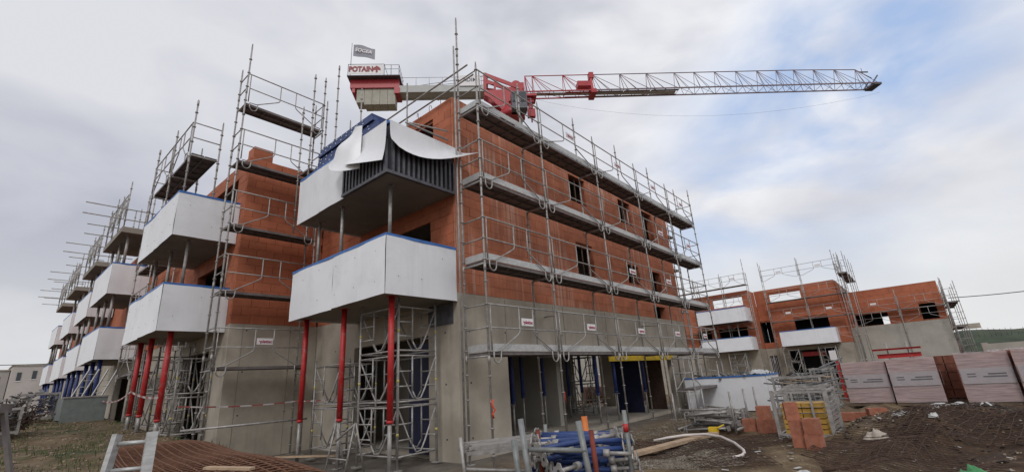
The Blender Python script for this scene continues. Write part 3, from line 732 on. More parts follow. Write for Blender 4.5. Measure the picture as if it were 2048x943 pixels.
# trestle in front of the shoring tower
ts = MB(); z0 = gz(5.4, 9.3)
for y in (9.0, 9.75): ts.tube((5.15, y, z0), (5.35, y, .95+z0), .018, 6).tube((5.6, y, z0), (5.38, y, .95+z0), .018, 6)
ts.tube((5.37, 9.0, .95+z0), (5.37, 9.75, .6+z0), .02, 6).tube((5.2, 9.0, .3+z0), (5.2, 9.75, .3+z0), .015, 6)
solo('trestle', 'small grey steel trestle leaning by the middle red prop', 'trestle', ts, galv)
# ---------------------------------------------------------------- blue formwork stack on the top balcony
for i in range(7):
    z = 7.42+i*.125; dx = .03*math.sin(i*2.1)
    y0, y1 = 8.35+.11*i+random.uniform(-.03, .03), 11.95+random.uniform(-.05, .05)-.05*i
    T = thing('formwork_panel', '%s blue steel formwork panel of the stack on the top balcony' % ['lowest', 'second lowest', 'third from the bottom', 'middle', 'third from the top', 'second from the top', 'topmost'][i], 'formwork panel', (5.5+dx, y0, z), 0, 'stacked blue formwork panels')
    put('face_sheet', MB().box((.01, .01, .085), (1.25, y1-y0-.01, .098)).me('face_sheet', woodD), T)
    fr = MB().box((0, 0, 0), (.03, y1-y0, .112)).box((1.23, 0, 0), (1.26, y1-y0, .112)).box((.031, 0, 0), (1.229, .03, .112)).box((.031, y1-y0-.03, 0), (1.229, y1-y0, .112))
    put('frame', fr.me('frame', blueF), T)
    for k in range(9):
        y = .3+k*(y1-y0-.6)/8; put('cross_rib', MB().box((.032, y-.025, .01), (1.228, y+.025, .08)).me('cross_rib', blueF), T)
        put('bolt', cached('bolt', lambda: MB().tube((0, 0, 0), (-.02, 0, 0), .018, 6).me('bolt', signw)), T, (0, y+.12, .055))
# ---------------------------------------------------------------- tower crane
CX, CY = 32.3, 26.0; q2 = 2**-.5
cr_ = thing('tower_crane', 'red and grey tower crane with a long lattice jib behind the building', 'crane', (CX, CY, 0), R(-45))
def cp(name, mb, m, p=None, **k): return put(name, mb.me(name, m), p or cr_, **k)
ms = MB()
for x in (-.8, .8):
    for y in (-.8, .8): ms.tube((x, y, -.8), (x, y, 27.4), .09, 6)
z = -.8; k = 0
while z < 26.4:
    for a, b_ in (((-.8, -.8), (.8, -.8)), ((.8, -.8), (.8, .8)), ((.8, .8), (-.8, .8)), ((-.8, .8), (-.8, -.8))):
        if k % 2: a, b_ = b_, a
        ms.tube((*a, z), (*b_, z+1.6), .045, 5); ms.tube((*a, z+1.6), (*b_, z+1.6), .04, 5)
    z += 1.6; k += 1
cp('mast', ms, craneW)
cp('slewing_ring', MB().tube((0, 0, 27.4), (0, 0, 28.2), 1.3, 16).tube((0, 0, 28.2), (0, 0, 28.7), 1.0, 16), redC)
# red tower head: slanted plates with round holes
hd = MB()
for y in (-.5, .5):
    hd.add([(-2.9, y-.06, 30.5), (-2.0, y-.06, 30.62), (-.9, y-.06, 30.65), (1.3, y-.06, 30.6), (1.3, y-.06, 29.7), (-.4, y-.06, 29.2), (.1, y-.06, 27.9), (-.9, y-.06, 28.0), (-2.2, y-.06, 29.6), (-2.9, y-.06, 30.1),
            (-2.9, y+.06, 30.5), (-2.0, y+.06, 30.62), (-.9, y+.06, 30.65), (1.3, y+.06, 30.6), (1.3, y+.06, 29.7), (-.4, y+.06, 29.2), (.1, y+.06, 27.9), (-.9, y+.06, 28.0), (-2.2, y+.06, 29.6), (-2.9, y+.06, 30.1)],
           [tuple(range(9, -1, -1)), tuple(range(10, 20))]+[(i, (i+1) % 10, 10+(i+1) % 10, 10+i) for i in range(10)])
for y in (-.5, .5): hd.bar((-2.78, y, 30.4), (-2.68, y, 32.75), .12, .34).bar((-2.6, y, 32.5), (1.2, y, 30.75), .12, .42).bar((-1.75, y, 30.6), (-1.6, y, 31.95), .12, .22).bar((-2.6, y, 31.5), (-1.65, y, 31.35), .11, .2)
hd.box((-2.7, -.43, 31.4), (-2.4, .43, 32.2)).box((-.6, -.43, 29.2), (.8, .43, 29.6))
cp('tower_head', hd, redC)
0 and cp('head_opening', MB().tube((-2.35, -.83, 31.35), (-2.35, -.812, 31.35), .26, 12).tube((-1.75, -.83, 30.85), (-1.75, -.812, 30.85), .24, 12).tube((-2.3, -.83, 30.4), (-2.3, -.812, 30.4), .17, 10), signw)
wn = MB().tube((.55, -.5, 31.3), (.55, .5, 31.3), .5, 14).box((-.2, -.5, 30.7), (1.4, .5, 31.0)).box((1.0, -.42, 30.8), (1.4, .42, 31.6)); cp('hoist_winch', wn, redC)
cab = cp('cab', MB().box((-.2, -2.1, 27.4), (1.35, -.9, 29.35)), ribm)
cp('cab_window', MB().box((-.1, -2.13, 28.1), (1.25, -2.105, 29.2)).box((1.355, -2.0, 28.1), (1.38, -1.0, 29.2)), glass, cab)
cp('cab_rail', MB().path([(-.4, -2.3, 27.3), (1.7, -2.3, 27.3), (1.7, -.8, 27.3)], .03, 5).path([(-.4, -2.3, 28.3), (1.7, -2.3, 28.3), (1.7, -.8, 28.3)], .025, 5).tube((.6, -2.3, 27.3), (.6, -2.3, 28.3), .025, 5).tube((1.7, -2.3, 27.3), (1.7, -2.3, 28.3), .025, 5), jibG, cab)
# jib sections
nodes = [1.6, 2.4, 5.75, 9.0, 12.1, 15.1, 18.3, 20.6, 23.0, 25.5, 28.0, 30.3, 32.4, 34.8, 37.3, 39.9, 41.6]
zb = 30.15; zt_ = lambda s_: 32.65 if s_ < 33 else 32.65-(s_-33)*.02
for i, (a, b_) in enumerate(zip(nodes, nodes[1:])):
    m_ = redC if b_ <= 9.01 else jibP; s_ = MB(); r = .045 if b_ < 20 else .034
    for y in (-.65, .65): s_.bar((a, y, zb+.1), (b_, y, zb+.1), .10, .12)
    top1 = zt_(b_) if i < len(nodes)-2 else 31.3
    s_.tube((a, 0, zt_(a)), (b_, 0, top1), .05, 6)
    for y in (-.65, .65):
        s_.tube((a, 0, zt_(a)), (a, y, zb+.1), r*.8, 5)
        for f_ in (.45, .95): s_.tube((a, 0, zt_(a)), (lerp(a, b_, f_), y, zb+.1), r*.7, 5)
    s_.tube((a, -.65, zb+.1), (a, .65, zb+.1), r*.7, 5); s_.tube((a, -.65, zb+.1), (b_, .65, zb+.1), r*.6, 5); s_.tube(((a+b_)/2, .65, zb+.1), ((a+b_)/2, -.65, zb+.1), r*.6, 5)
    if 1 < i < 6: s_.box((a+.05, -.55, zb-.02), (b_-.05, -.3, zb+.02)).box((a+.05, .3, zb-.02), (b_-.05, .55, zb+.02))
    s_.v = [(p_[0], p_[1], p_[2]+.013*p_[0]) for p_ in s_.v]; cp('jib_section', s_, m_)
cp('jib_collar', MB().box((8.5, -.75, zb-.1), (9.1, .75, zb+.35)).box((8.6, -.3, 32.2), (9.1, .3, 32.9)).bar((8.7, -.6, zb+.3), (8.8, -.1, 32.3), .25, .2).bar((8.7, .6, zb+.3), (8.8, .1, 32.3), .25, .2).box((7.2, -.5, zb+.9), (8.6, .5, zb+1.5)), redC)
cp('jib_catwalk', MB().box((2.0, -.25, 30.35), (18.0, .25, 30.40)), craneW)
0 or put('jib_tip', (lambda a: a.me('jib_tip', ribm))(MB().box((41.6, -.7, 30.1), (42.5, .7, 30.35)).bar((41.4, -.6, 30.2), (42.4, -.6, 31.3), .12, .12).bar((41.4, .6, 30.2), (42.4, .6, 31.3), .12, .12)), cr_, (-.65, 0, .5)); cp('wind_gauge', MB().tube((40.7, 0, 32.4), (40.7, 0, 33.2), .03, 5).bar((40.3, 0, 32.7), (41.4, 0, 32.7), .08, .14), ribm)
tl = cp('trolley', MB().box((1.2, -.8, 29.7), (2.6, .8, 29.95)).box((1.5, -.4, 29.2), (2.3, .4, 29.7)), redC)
cp('hook_block', MB().box((1.6, -.25, 27.6), (2.4, .25, 28.5)).box((1.75, -.3, 28.5), (2.2, .3, 29.0)).tube((2, 0, 27.6), (2, 0, 27.0), .08, 6), redC, tl)
cp('hoist_rope', MB().tube((1.8, 0, 28.9), (1.8, 0, 29.7), .03, 4).tube((2.1, 0, 28.9), (2.1, 0, 29.7), .03, 4), cable, tl)
cp('sagging_cable', MB().path([(2+t*40, 0, 30.0-3.0*math.sin(math.pi*t)**.8*(1-.25*t)) for t in [i/24 for i in range(25)]], .010, 4), jibG)
# counter jib
cp('counter_jib', MB().box((-11.7, -.75, 30.35), (-2.9, -.45, 31.15)).box((-11.7, .45, 30.35), (-2.9, .75, 31.15)).box((-11.7, -.44, 30.4), (-2.9, .44, 30.5)), craneW)
cp('counter_jib_rail', MB().tube((-11.6, -.8, 32.05), (-2.9, -.8, 32.05), .025, 5).tube((-11.6, .8, 32.05), (-2.9, .8, 32.05), .025, 5), jibG)
rp = cached('rp', lambda: MB().tube((0, 0, 0), (0, 0, .9), .022, 5).me('rail_post', jibG))
for i in range(7):
    for y in (-.8, .8): put('rail_post', rp, cr_, (-11.2+i*1.35, y, 31.15))
cp('stay_rod', MB().tube((-11.8, 0, 31.3), (-2.7, -.4, 32.5), .03, 5).tube((-11.8, 0, 31.3), (-2.7, .4, 32.5), .03, 5), jibG)
cp('ballast_frame', MB().box((-16.5, -.8, 30.9), (-11.6, .8, 31.9)).box((-12.05, -.85, 30.2), (-11.5, .85, 30.899)).box((-16.3, -.75, 30.4), (-16.0, .75, 30.899)), redC)
for i in range(5):
    x = -15.85+i*.78
    cp('counterweight', MB().box((x, -.62, 29.05 if i else 29.3), (x+.75, .62, 30.88)), cwt)
pl_ = cp('platform', MB().box((-16.7, -1.4, 31.92), (-11.4, 1.4, 32.0)), ribm)
cp('platform_rail', MB().path([(-16.6, -1.38, 33.3), (-13.0, -1.38, 33.3), (-13.0, 1.38, 33.3)], .03, 5).path([(-13.0, -1.38, 32.7), (-11.5, -1.38, 32.7), (-11.5, 1.38, 32.7), (-13, 1.38, 32.7)], .025, 5).path([(-13.0, -1.38, 33.2), (-11.5, -1.38, 33.2), (-11.5, 1.38, 33.2)], .025, 5).tube((-11.5, -1.38, 32), (-11.5, -1.38, 33.2), .03, 5).tube((-12.3, -1.38, 32), (-12.3, -1.38, 33.2), .03, 5).tube((-16.6, -1.38, 32), (-16.6, -1.38, 33.3), .035, 5).tube((-13, -1.38, 32), (-13, -1.38, 33.3), .035, 5), ribm, pl_)
sg = cp('name_board', MB().box((-16.5, -1.36, 32.15), (-13.1, -1.33, 33.22)), signw)
put('lettering', text_me('POTAIN', .84, letr, .045, .01), sg, (-15.32, -1.375, 32.70), (R(90), 0, 0)).scale = (.80, 1, 1)
cp('arrow_logo', MB().add([(-13.85, -1.38, 32.3), (-13.65, -1.38, 32.3), (-13.65, -1.38, 32.62), (-13.35, -1.38, 32.55), (-13.4, -1.38, 32.85), (-13.75, -1.38, 33.12), (-14.1, -1.38, 32.85), (-14.15, -1.38, 32.55), (-13.85, -1.38, 32.62)], [tuple(range(9))]), letr, sg)
ab = cp('name_board', MB().box((-5.4, -.86, 30.95), (-3.2, -.82, 32.2)), signw)
put('lettering', text_me('ADIM', .62, signk, .01, .01), ab, (-4.3, -.87, 31.65), (R(90), 0, 0))
fp = cp('flag_pole', MB().tube((-16.4, -1.3, 32), (-16.35, -1.3, 36.0), .035, 6), jibG)
fl = cp('flag', MB().grid(lambda u, v: (-16.2+2.2*u, -1.3+.07*math.sin(u*7+v*2), 35.85-.55*u-1.45*(1-v)*(1-.1*u)+.05*math.sin(u*5)), 16, 8, .01), flagm, fp)
put('lettering', text_me('SOGEA', .56, signw, .012, .01), fl, (-15.12, -1.44, 34.90), (R(90), R(14), 0))
# ---------------------------------------------------------------- back building (right)
bb = thing('back_building', 'three-winged terracotta block building under construction in the right background', 'building', (46, 6, -.75))
def bw(name, mb, m): return wpart(name, mb, m, bb)
# wing one
O1 = [(11.3, 14.0, 6.86, 7.65), (11.4, 13.9, 2.9, 4.95), (14.6, 15.9, 2.9, 4.9)]
bw('wall', wallb(MB(), 'Y', 46, 46.3, 10.75, 22, -1, 2.85), conc); bw('wall', wallb(MB(), 'Y', 46.05, 46.3, 10.8, 22, 2.86, 8.1, O1), mortar)
bricks(bb, 'Y', 46, 1, 10.75, 19, 2.87, 8.15, O1, brickB, 180, bw=.9, bh=.5)
bw('wall', wallb(MB(), 'X', 10.75, 11.0, 46.32, 48.28, -1, 2.85), conc); bw('wall', wallb(MB(), 'X', 10.75, 11.0, 46.32, 48.28, 2.86, 8.12), brickB)
for zb_, zt2, ya in ((5.28, 6.5, 15.1), (2.78, 3.9, 15.1)):
    y0 = 10.85
    p_ = bw('balcony', MB().box((44.25, y0, zb_+.02), (45.99, ya, zb_+.2)), concD)
    s1 = MB().box((44.2, y0, zb_), (44.24, ya, zt2)).box((44.241, y0-.05, zb_), (45.98, y0-.01, zt2))
    wpart('cladding_sheet', s1, white, p_, root=bb); wpart('edge_rail', MB().box((44.18, y0-.06, zt2+.002), (44.3, ya, zt2+.06)), blueR, p_, root=bb)
    if zb_ < 4:
        for y in (11.6, 13.6): pass
bw('floor_slab', MB().box((46.32, 11.02, 2.6), (56, 22, 2.84)).box((46.32, 11.02, 5.1), (56, 22, 5.3)), concD)
bw('wall', MB().box((50, 11.02, -1), (50.2, 22, 6.8)).box((48.62, 11.0, -1), (49.98, 11.01, 6.8)), dark)  # near-black backing added to paint the shade in the left wing's openings
for y in (11.9, 13.9):
    bw('balcony_prop', MB().tube((45.0, y, -.75), (45.0, y, 2.78), .045, 6), galv); bw('balcony_prop', MB().tube((45.0, y, 3.0), (45.0, y, 5.28), .045, 6), galv)
# wing two
O2 = [(6.95, 9.53, 6.9, 7.7), (9.9, 10.74, 3.15, 5.25), (5.35, 7.95, 3.9, 5.2)]
OG = [(9.95, 10.6, -.6, 2.2), (5.2, 8.9, -.7, 2.5)]
bw('wall', wallb(MB(), 'Y', 48.3, 48.6, 4.25, 10.74, -1, 2.85, OG), conc); bw('wall', wallb(MB(), 'Y', 48.35, 48.6, 4.3, 10.74, 2.86, 8.13, O2), mortar)
bricks(bb, 'Y', 48.3, 1, 4.25, 10.74, 2.87, 8.2, O2, brickB, 120, bw=.9, bh=.5)
bw('wall', wallb(MB(), 'X', 4.2, 4.4, 48.62, 60, 2.86, 8.18), brickB); bw('wall', MB().box((48.62, 4.2, -1), (60, 4.4, 2.85)), conc)
bw('floor_slab', MB().box((48.62, 4.42, 2.6), (58, 10.9, 2.84)).box((48.62, 4.42, 5.4), (58, 10.9, 5.6)), concD)
bw('wall', MB().box((50.6, 4.42, -1), (50.8, 10.74, 6.8)).box((48.62, 10.75, -1), (50.59, 10.95, 6.8)), dark)  # near-black backing: shade painted behind the middle wing's doors and windows
p_ = bw('balcony', MB().box((46.55, 4.92, 2.9), (48.28, 8.98, 3.08)), concD)
wpart('cladding_sheet', MB().box((46.5, 4.9, 2.88), (46.54, 9.0, 4.1)).box((46.541, 4.86, 2.88), (48.28, 4.9, 4.1)), white, p_, root=bb)
wpart('edge_rail', MB().box((46.48, 4.86, 4.102), (46.6, 9.0, 4.16)), blueR, p_, root=bb)
bw('lintel', MB().box((48.2, 6.2, 1.95), (48.28, 7.9, 2.3)), red)
bw('grille', (lambda a: [a.box((48.45, 9.97+i*.12, -.6), (48.48, 10.0+i*.12, 2.2)) for i in range(6)] and a)(MB()), signw)
# wing three
O3 = [(1.35, 3.6, 4.13, 5.28), (-1.85, -.82, 4.2, 5.48)]
bw('wall', wallb(MB(), 'Y', 51, 51.3, -2.33, 4.18, -1, 4.1), concL)
ties(bb, 'Y', 51, -1, -2.3, 4.2, .8, 4.0, st=(1.4, 1.3))
bw('wall', wallb(MB(), 'Y', 51.05, 51.3, -2.3, 4.18, 4.102, 7.15, O3), mortar)
bricks(bb, 'Y', 51, 1, -2.33, 4.18, 4.105, 7.2, O3, brickB, 120, bw=.9, bh=.5)
bw('wall', wallb(MB(), 'X', -2.33, -2.1, 51.32, 60, -1, 7.18), brickB)
bw('wall', MB().box((54, -2.08, 4.0), (54.2, 1.3, 7.0)).box((54, 1.9, 4.0), (54.2, 4.18, 7.0)).box((54, 1.31, 4.95), (54.2, 1.89, 7.0)), dark); bw('roof_slab', MB().box((51.35, -2.05, 6.6), (59, 4.15, 6.8)), concD)  # the wall is near-black backing, painted shade behind the right wing's windows
# its scaffolds
sB = R(90)
def bscaf(label, y0, x, bays, w_, decks, to, ti, z0=-.75, **k): return scaffold(label, (x, y0, z0), sB, bays, w_, decks, to, ti, base=0, loops=False, ring=True, plank_m=k.pop('pm', galvD), **k)
bscaf('background scaffold wrapping the left wing of the back building', 10.5, 45.15, [2.2, 2.5, 2.5, 2.5], -.6, [5.4, 9.35], [11.6, 10.6, 10.6, 10.6, 10.6], 10.4, guards=[5.4, 7.4, 9.35], signs={(9.35, 0), (9.35, 2)}, lettering=False, pm=woodD)
bscaf('background scaffold across the middle wing with two signs above the roof line', 3.45, 47.35, [3.1, 3.1], -.6, [5.85, 7.65], [11.0, 11.2, 11.4], [10.9, 11.2, 11.2], signs={(9.6, 0), (9.6, 1), (5.85, 0), (5.85, 1)}, guards=[3.85, 5.85, 7.65, 9.6], lettering=False)
bscaf('background scaffold across the right wing over its ribbon window', -2.5, 50.3, [3.0, 3.2], -.6, [5.95], [8.0, 7.6, 8.0], 7.2, signs={(5.95, 1)}, guards=[4.9, 5.95], lettering=False)
scaffold('background scaffold stepping back along the right side of the middle wing', (47.2, 3.8, -.75), 0, [2.2, 2.5, 2.5], -.75, [9.3], 11.3, 11.0, base=0, loops=False, guards=[9.3, 7.3])
scaffold('background scaffold on the right end wall of the back building', (50.2, -2.55, -.75), 0, [2.4, 2.4, 2.4], -.7, [2.2, 4.2, 6.1], 7.9, 7.6, base=0, loops=False)
tower('white shoring tower under the left side of the back building balcony', 46.8, 7.9, -.7, 1.2, 1.2, 3, group=None); tower('white shoring tower under the right side of the back building balcony', 46.8, 5.2, -.7, 1.2, 1.2, 3)
tower('shoring tower under the lower left balcony of the back building', 44.5, 11.6, -.7, 1.2, 1.4, 3)
# courtyard wall seen through the ground floor
cw = MB(); wallb(cw, 'Y', 34, 34.3, 16, 30, -.8, 3.4, [(19, 20.5, -.8, 1.6)]); solo('courtyard_wall', 'light concrete wall standing behind the open ground floor', 'wall', cw, concL)
# ---------------------------------------------------------------- far right: bank, white wall, wires
h = MB()
def hf(u, v):
    y = -4.5-40*u; x = 80+60*v
    return (x, y, -1+ (5.9-.075*(abs(y)-4)*1.0)*sm(0, .45, v)*sm(-.05, .03, u+.0)+.25*noise.noise(Vector((x*.3, y*.3, 1))))
h.grid(hf, 40, 24); struct('hill', h.me('hill', hillg))
solo('retaining_wall', 'grey concrete parapet on top of the grassy bank at far right', 'wall', MB().box((92, -7.2, 4.4), (92.5, -4.3, 5.1)), conc)
solo('site_wall', 'low pale wall in front of the grassy bank at far right', 'wall', MB().box((60, -14, -.9), (60.3, -4.5, 2.0)).box((59.8, -4.7, -.9), (60.4, -4.3, 2.1)), concL)
bk = MB()
for i in range(26): bk.tube((97+i*.3, -7-i*.62+random.uniform(-.2, .2), 3.2), (97+i*.3, -7-i*.62, 4.5-.05*i+random.uniform(-.2, .2)), .022, 4)
bk.tube((97, -7, 4.3), (104.5, -20.7, 3.3), .03, 4); solo('bank_fence', 'thin post fence along the crest of the grassy bank', 'fence', bk, woodD)
solo('overhead_wire', 'thin overhead wire running off the right edge of the view', 'wire', MB().path([(60, -3.2-i*1.2, 6.4-.10*i+.012*i*i) for i in range(10)], .035, 4), cable)
solo('overhead_wire', 'thin overhead wire over the pale houses at far left', 'wire', MB().path([(-8+i*2.2, 100, 8.3+.01*(i-4)**2) for i in range(11)], .05, 4), cable)
# ---------------------------------------------------------------- far left houses
def house(label, x0, x1, y, z1, m, wn):
    T = thing('house', label, 'house', ((x0+x1)/2, y, 1.2))
    wpart('wall', MB().box((x0, y, .8), (x1, y+9, z1)), m, T); wpart('roof_edge', MB().box((x0-.15, y-.15, z1+.002), (x1+.15, y+9.1, z1+.18)), conc, T)
    for a, b_, c_ in wn:
        f_ = wpart('window', MB().box((a, y-.06, c_), (a+b_, y-.004, c_+1.3)), glass, T); wpart('frame', MB().box((a-.08, y-.09, c_-.1), (a+b_+.08, y-.062, c_)), signw, f_, root=T)
house('low pale house at the left edge of the view', 0, 4.3, 112, 8.2, render_b, [(2.9, .5, 6.0)])
house('middle pale house with two small windows at far left', 4.4, 8.6, 108, 8.7, render_w, [(5.0, .5, 6.4), (6.7, .5, 6.6)])
house('pale house partly behind the farthest balconies', 8.7, 13, 106, 9.3, render_w, [(9.5, .6, 7.0)])
# ---------------------------------------------------------------- white clad box with blue rim in the yard
BX = (18.6, 4.35, 0)
T = thing('clad_box', 'long white sheet-clad box with a blue rim, full of debris, right of the nearest block', 'container', BX)
x0, x1, y0, y1, zt2 = 18.6, 20.5, 4.35, 7.25, 1.18; b0 = .02
wpart('side_panel', sheet((x0, y1), (x0, y0), b0, zt2, (-1, 0), .01, 8, 41), white, T)
wpart('side_panel', sheet((x0, y0), (x1, y0), b0, zt2, (0, -1), .008, 6, 42), white, T)
wpart('side_panel', MB().box((x1, y0, b0), (x1+.03, y1, zt2)).box((x0, y1, b0), (x1, y1+.03, zt2)), white, T)
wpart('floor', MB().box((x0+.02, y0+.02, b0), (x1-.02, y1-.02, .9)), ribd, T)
wpart('edge_rail', MB().box((x0-.03, y0-.03, zt2), (x0+.08, y1+.03, zt2+.05)).box((x0+.081, y0-.03, zt2), (x1+.03, y0+.08, zt2+.05)), blueR, T)
d_ = MB()
for i in range(60):
    x, y = random.uniform(x0+.2, x1-.2), random.uniform(y0+.3, y1-.3); a = random.uniform(0, 3.1); l_ = random.uniform(.2, .8)
    d_.bar((x-l_/2*math.cos(a), y-l_/2*math.sin(a), 1.0+random.random()*.3), (x+l_/2*math.cos(a), y+l_/2*math.sin(a), 1.0+random.random()*.35), .06, .05)
o = solo('debris', 'grey offcuts heaped inside the white clad box', 'debris', d_, scrapm); o['kind'] = 'stuff'
solo('plastic_sheet', 'crumpled white plastic sheet on the right end of the white clad box', 'plastic sheet', MB().grid(lambda u, v: (18.7+1.5*u, 4.38+.75*v, 1.24+.14*math.exp(-((u-.5)**2+(v-.5)**2)*7)+.12*noise.noise(Vector((u*9, v*9, 4)))), 14, 12, .004), plastic)
# ---------------------------------------------------------------- wrapped brick pallets
lab_i = 0
def pallet(label, x, y, z, w_, d_, h_, wrapped=True, band=True, rz=0):
    T = thing('brick_pallet', label, 'brick pallet', (x, y, z), rz, 'pallets of terracotta blocks')
    b_ = MB()
    for i in range(5): b_.box((-d_/2, -w_/2+i*(w_-.1)/4, .09), (d_/2, -w_/2+i*(w_-.1)/4+.1, .11))
    for i in range(3): b_.box((-d_/2+i*(d_-.1)/2, -w_/2, 0), (-d_/2+i*(d_-.1)/2+.1, w_/2, .088))
    put('pallet_base', b_.me('pallet_base', woodD), T)
    nl = 5; bh = (h_-.12)/nl; nb = 3
    me_ = cached(('blk', round(w_/nb, 2), round(bh, 2), round(d_, 2)), lambda: MB().box((-d_/2+.02, -w_/nb/2+.012, .006), (d_/2-.02, w_/nb/2-.012, bh-.006)).me('block', brickB))
    for k in range(nl):
        for i in range(nb): put('block', me_, T, (random.uniform(-.008, .008), -w_/2+(i+.5)*w_/nb, .12+k*bh))
    if wrapped:
        def fn(side):
            return lambda u, v: ((-d_/2-.02-.012*abs(math.sin(v*37+u*4))-.01*noise.noise(Vector((u*5, v*14, x+y))), w_/2-w_*u, .1+(h_-.08)*v) if side == 0 else (-d_/2+d_*u, -w_/2-.02-.012*abs(math.sin(v*37+u*4)), .1+(h_-.08)*v))
        put('plastic_wrap', MB().grid(fn(0), 10, 26).grid(fn(1), 10, 26).grid(lambda u, v: (-d_/2+d_*u, -w_/2+w_*v, h_+.03+.02*noise.noise(Vector((u*6, v*6, x)))), 10, 10).me('plastic_wrap', wrap), T)
        if band:
            bd = put('printed_band', MB().box((-d_/2-.05, -w_/2+.02, h_*.42), (-d_/2-.045, w_/2-.02, h_*.72)).box((-d_/2+.02, -w_/2-.05, h_*.42), (d_/2-.02, -w_/2-.045, h_*.72)).me('printed_band', wrapw), T)
            for k_ in range(2):
                put('print_line', MB().box((-d_/2-.056, -w_*.36, h_*(.59-.05*k_)), (-d_/2-.0515, w_*(.06+.1*k_)-.1, h_*(.615-.05*k_))).box((-d_/2-.056, w_*.2, h_*(.60-.05*k_)), (-d_/2-.0515, w_*.36, h_*(.62-.05*k_))).me('print_line', bandk), bd)
    return T
wrapw = mat('wrap_white', (.40, .36, .37), .3, var=.06, bump=.3, bscale=8); bandk = mat('band_print', (.13, .13, .14), .6)
pallet('film-wrapped pallet of terracotta blocks, first from the left with a white printed band', 20.6, 1.62, .02, 1.22, 1.1, 1.38)
pallet('film-wrapped pallet of terracotta blocks, second from the left beside the gap', 20.45, .36, .02, 1.22, 1.1, 1.42)
_b = brickB; brickB = brickO; pallet('unwrapped pallet of dark terracotta blocks between the wrapped pallets', 21.6, -.62, .02, .8, 1.1, 1.45, wrapped=False); brickB = _b
pallet('film-wrapped pallet just right of the unwrapped one, nearer than the rest', 20.1, -1.28, .02, 1.15, 1.1, 1.46)
pallet('film-wrapped pallet at the right edge of the view', 19.9, -2.48, .02, 1.15, 1.1, 1.5)
pallet('film-wrapped pallet without printed band behind the leftmost pallet', 23.4, 1.9, .0, 1.15, 1.1, 1.35, band=False)
pallet('wrapped pallet farther back on the right, only its top seen', 23.6, -2.4, .0, 1.2, 1.1, 1.5, band=False)
# red formwork beams behind the pallets
for lb, x, z, m_ in (('upper red steel beam lying level behind the brick pallets', 30, 1.82, red), ('lower thick red steel beam lying behind the brick pallets', 30, 1.45, red)):
    y0, y1 = (-.05, 1.85) if z > 1.6 else (0, 1.7)
    T = thing('steel_beam', lb, 'beam', (x, y0, z)); h_ = .09 if z > 1.6 else .2
    put('beam_web', MB().box((-.03, 0, .012), (.03, y1-y0, h_-.012)).me('beam_web', m_), T); put('flange', MB().box((-.09, 0, 0), (.09, y1-y0, .012)).box((-.09, 0, h_-.012), (.09, y1-y0, h_)).me('flange', m_), T)
for lb, y in (('left post holding the red beams', 1.25), ('right post holding the red beams', .45)):
    T = thing('post', lb+' behind the brick pallets', 'post', (30.15, y, -.3)); put('shaft', MB().tube((0, 0, 0), (0, 0, 2.5), .035, 6).me('shaft', galv), T); put('bracket', MB().box((-.12, -.03, 1.7), (.0, .03, 1.74)).box((-.12, -.03, 2.06), (.0, .03, 2.1)).me('bracket', galv), T)
solo('site_panel', 'small white notice panel on a red post left of the brick pallets', 'sign', MB().box((23.0, 2.60, 1.55), (23.03, 2.84, 1.92)), signw)
solo('red_post', 'short bright red post under the white notice panel', 'post', MB().box((23.0, 2.60, 0), (23.08, 2.69, 1.52)), red)
# ---------------------------------------------------------------- cage pallet with yellow blocks
CG = (11.8, 1.72, gz(12.4, 2.3)+.02)
T = thing('cage_pallet', 'grey steel cage pallet loaded with yellow blocks in front and steel trays at its side', 'cage pallet', CG)
pm = cached('cpost', lambda: MB().box((-.035, -.035, 0), (.035, .035, 1.02)).me('corner_post', galv))
for x in (0, 1.2):
    for y in (0, 1.0): put('corner_post', pm, T, (x, y, 0))
put('base_frame', MB().box((.036, -.03, .06), (1.164, .03, .14)).box((.036, .97, .06), (1.164, 1.03, .14)).box((-.03, .036, .06), (.03, .964, .14)).box((1.17, .036, .06), (1.23, .964, .14)).box((.04, .04, .10), (1.16, .96, .12)).me('base_frame', galv), T)
put('top_rail', MB().box((.036, -.02, .95), (1.164, .02, .99)).box((.036, .98, .95), (1.164, 1.02, .99)).box((-.02, .036, .95), (.02, .964, .99)).box((1.18, .036, .95), (1.22, .964, .99)).me('top_rail', galv), T)
put('mesh_side', (lambda a: [a.box((.04, -.006, .2+k*.09), (1.16, .006, .21+k*.09)) for k in range(8)] and [a.box((-.006, .04, .55+k*.12), (.006, .96, .56+k*.12)) for k in range(3)] and a)(MB()).me('mesh_side', galv), T)
put('middle_upright', cached('mu', lambda: MB().box((-.02, -.02, .14), (.02, .02, .95)).me('middle_upright', galv)), T, (0, .62, 0)); put('middle_upright', _sc['mu'], T, (0, .28, 0))
yb = MB().box((0, 0, 0), (.3, .185, .085)).me('block', yblock)
T2 = thing('yellow_block_stack', 'courses of small yellow blocks stacked inside the grey cage pallet', 'block stack', (CG[0]+.05, CG[1]+.08, CG[2]+.13))
for k in range(6):
    for i in range(4):
        for j in range(2): put('block', yb, T2, (j*.31+random.uniform(0, .01), i*.2+.02, k*.105))
for k in range(6):
    o = thing('steel_tray', '%s of the galvanised trays stacked in the right half of the cage pallet' % ['lowest', 'second lowest', 'third lowest', 'third highest', 'second highest', 'top one'][k], 'tray', (CG[0]+.68, CG[1]+.04, CG[2]+.15+k*.1), 0, 'trays in the cage pallet')
    put('tray_body', cached('tray', lambda: MB().box((0, 0, 0), (.46, .9, .012)).box((0, 0, .0125), (.46, .02, .06)).box((0, .88, .0125), (.46, .9, .06)).me('tray_body', galv)), o)
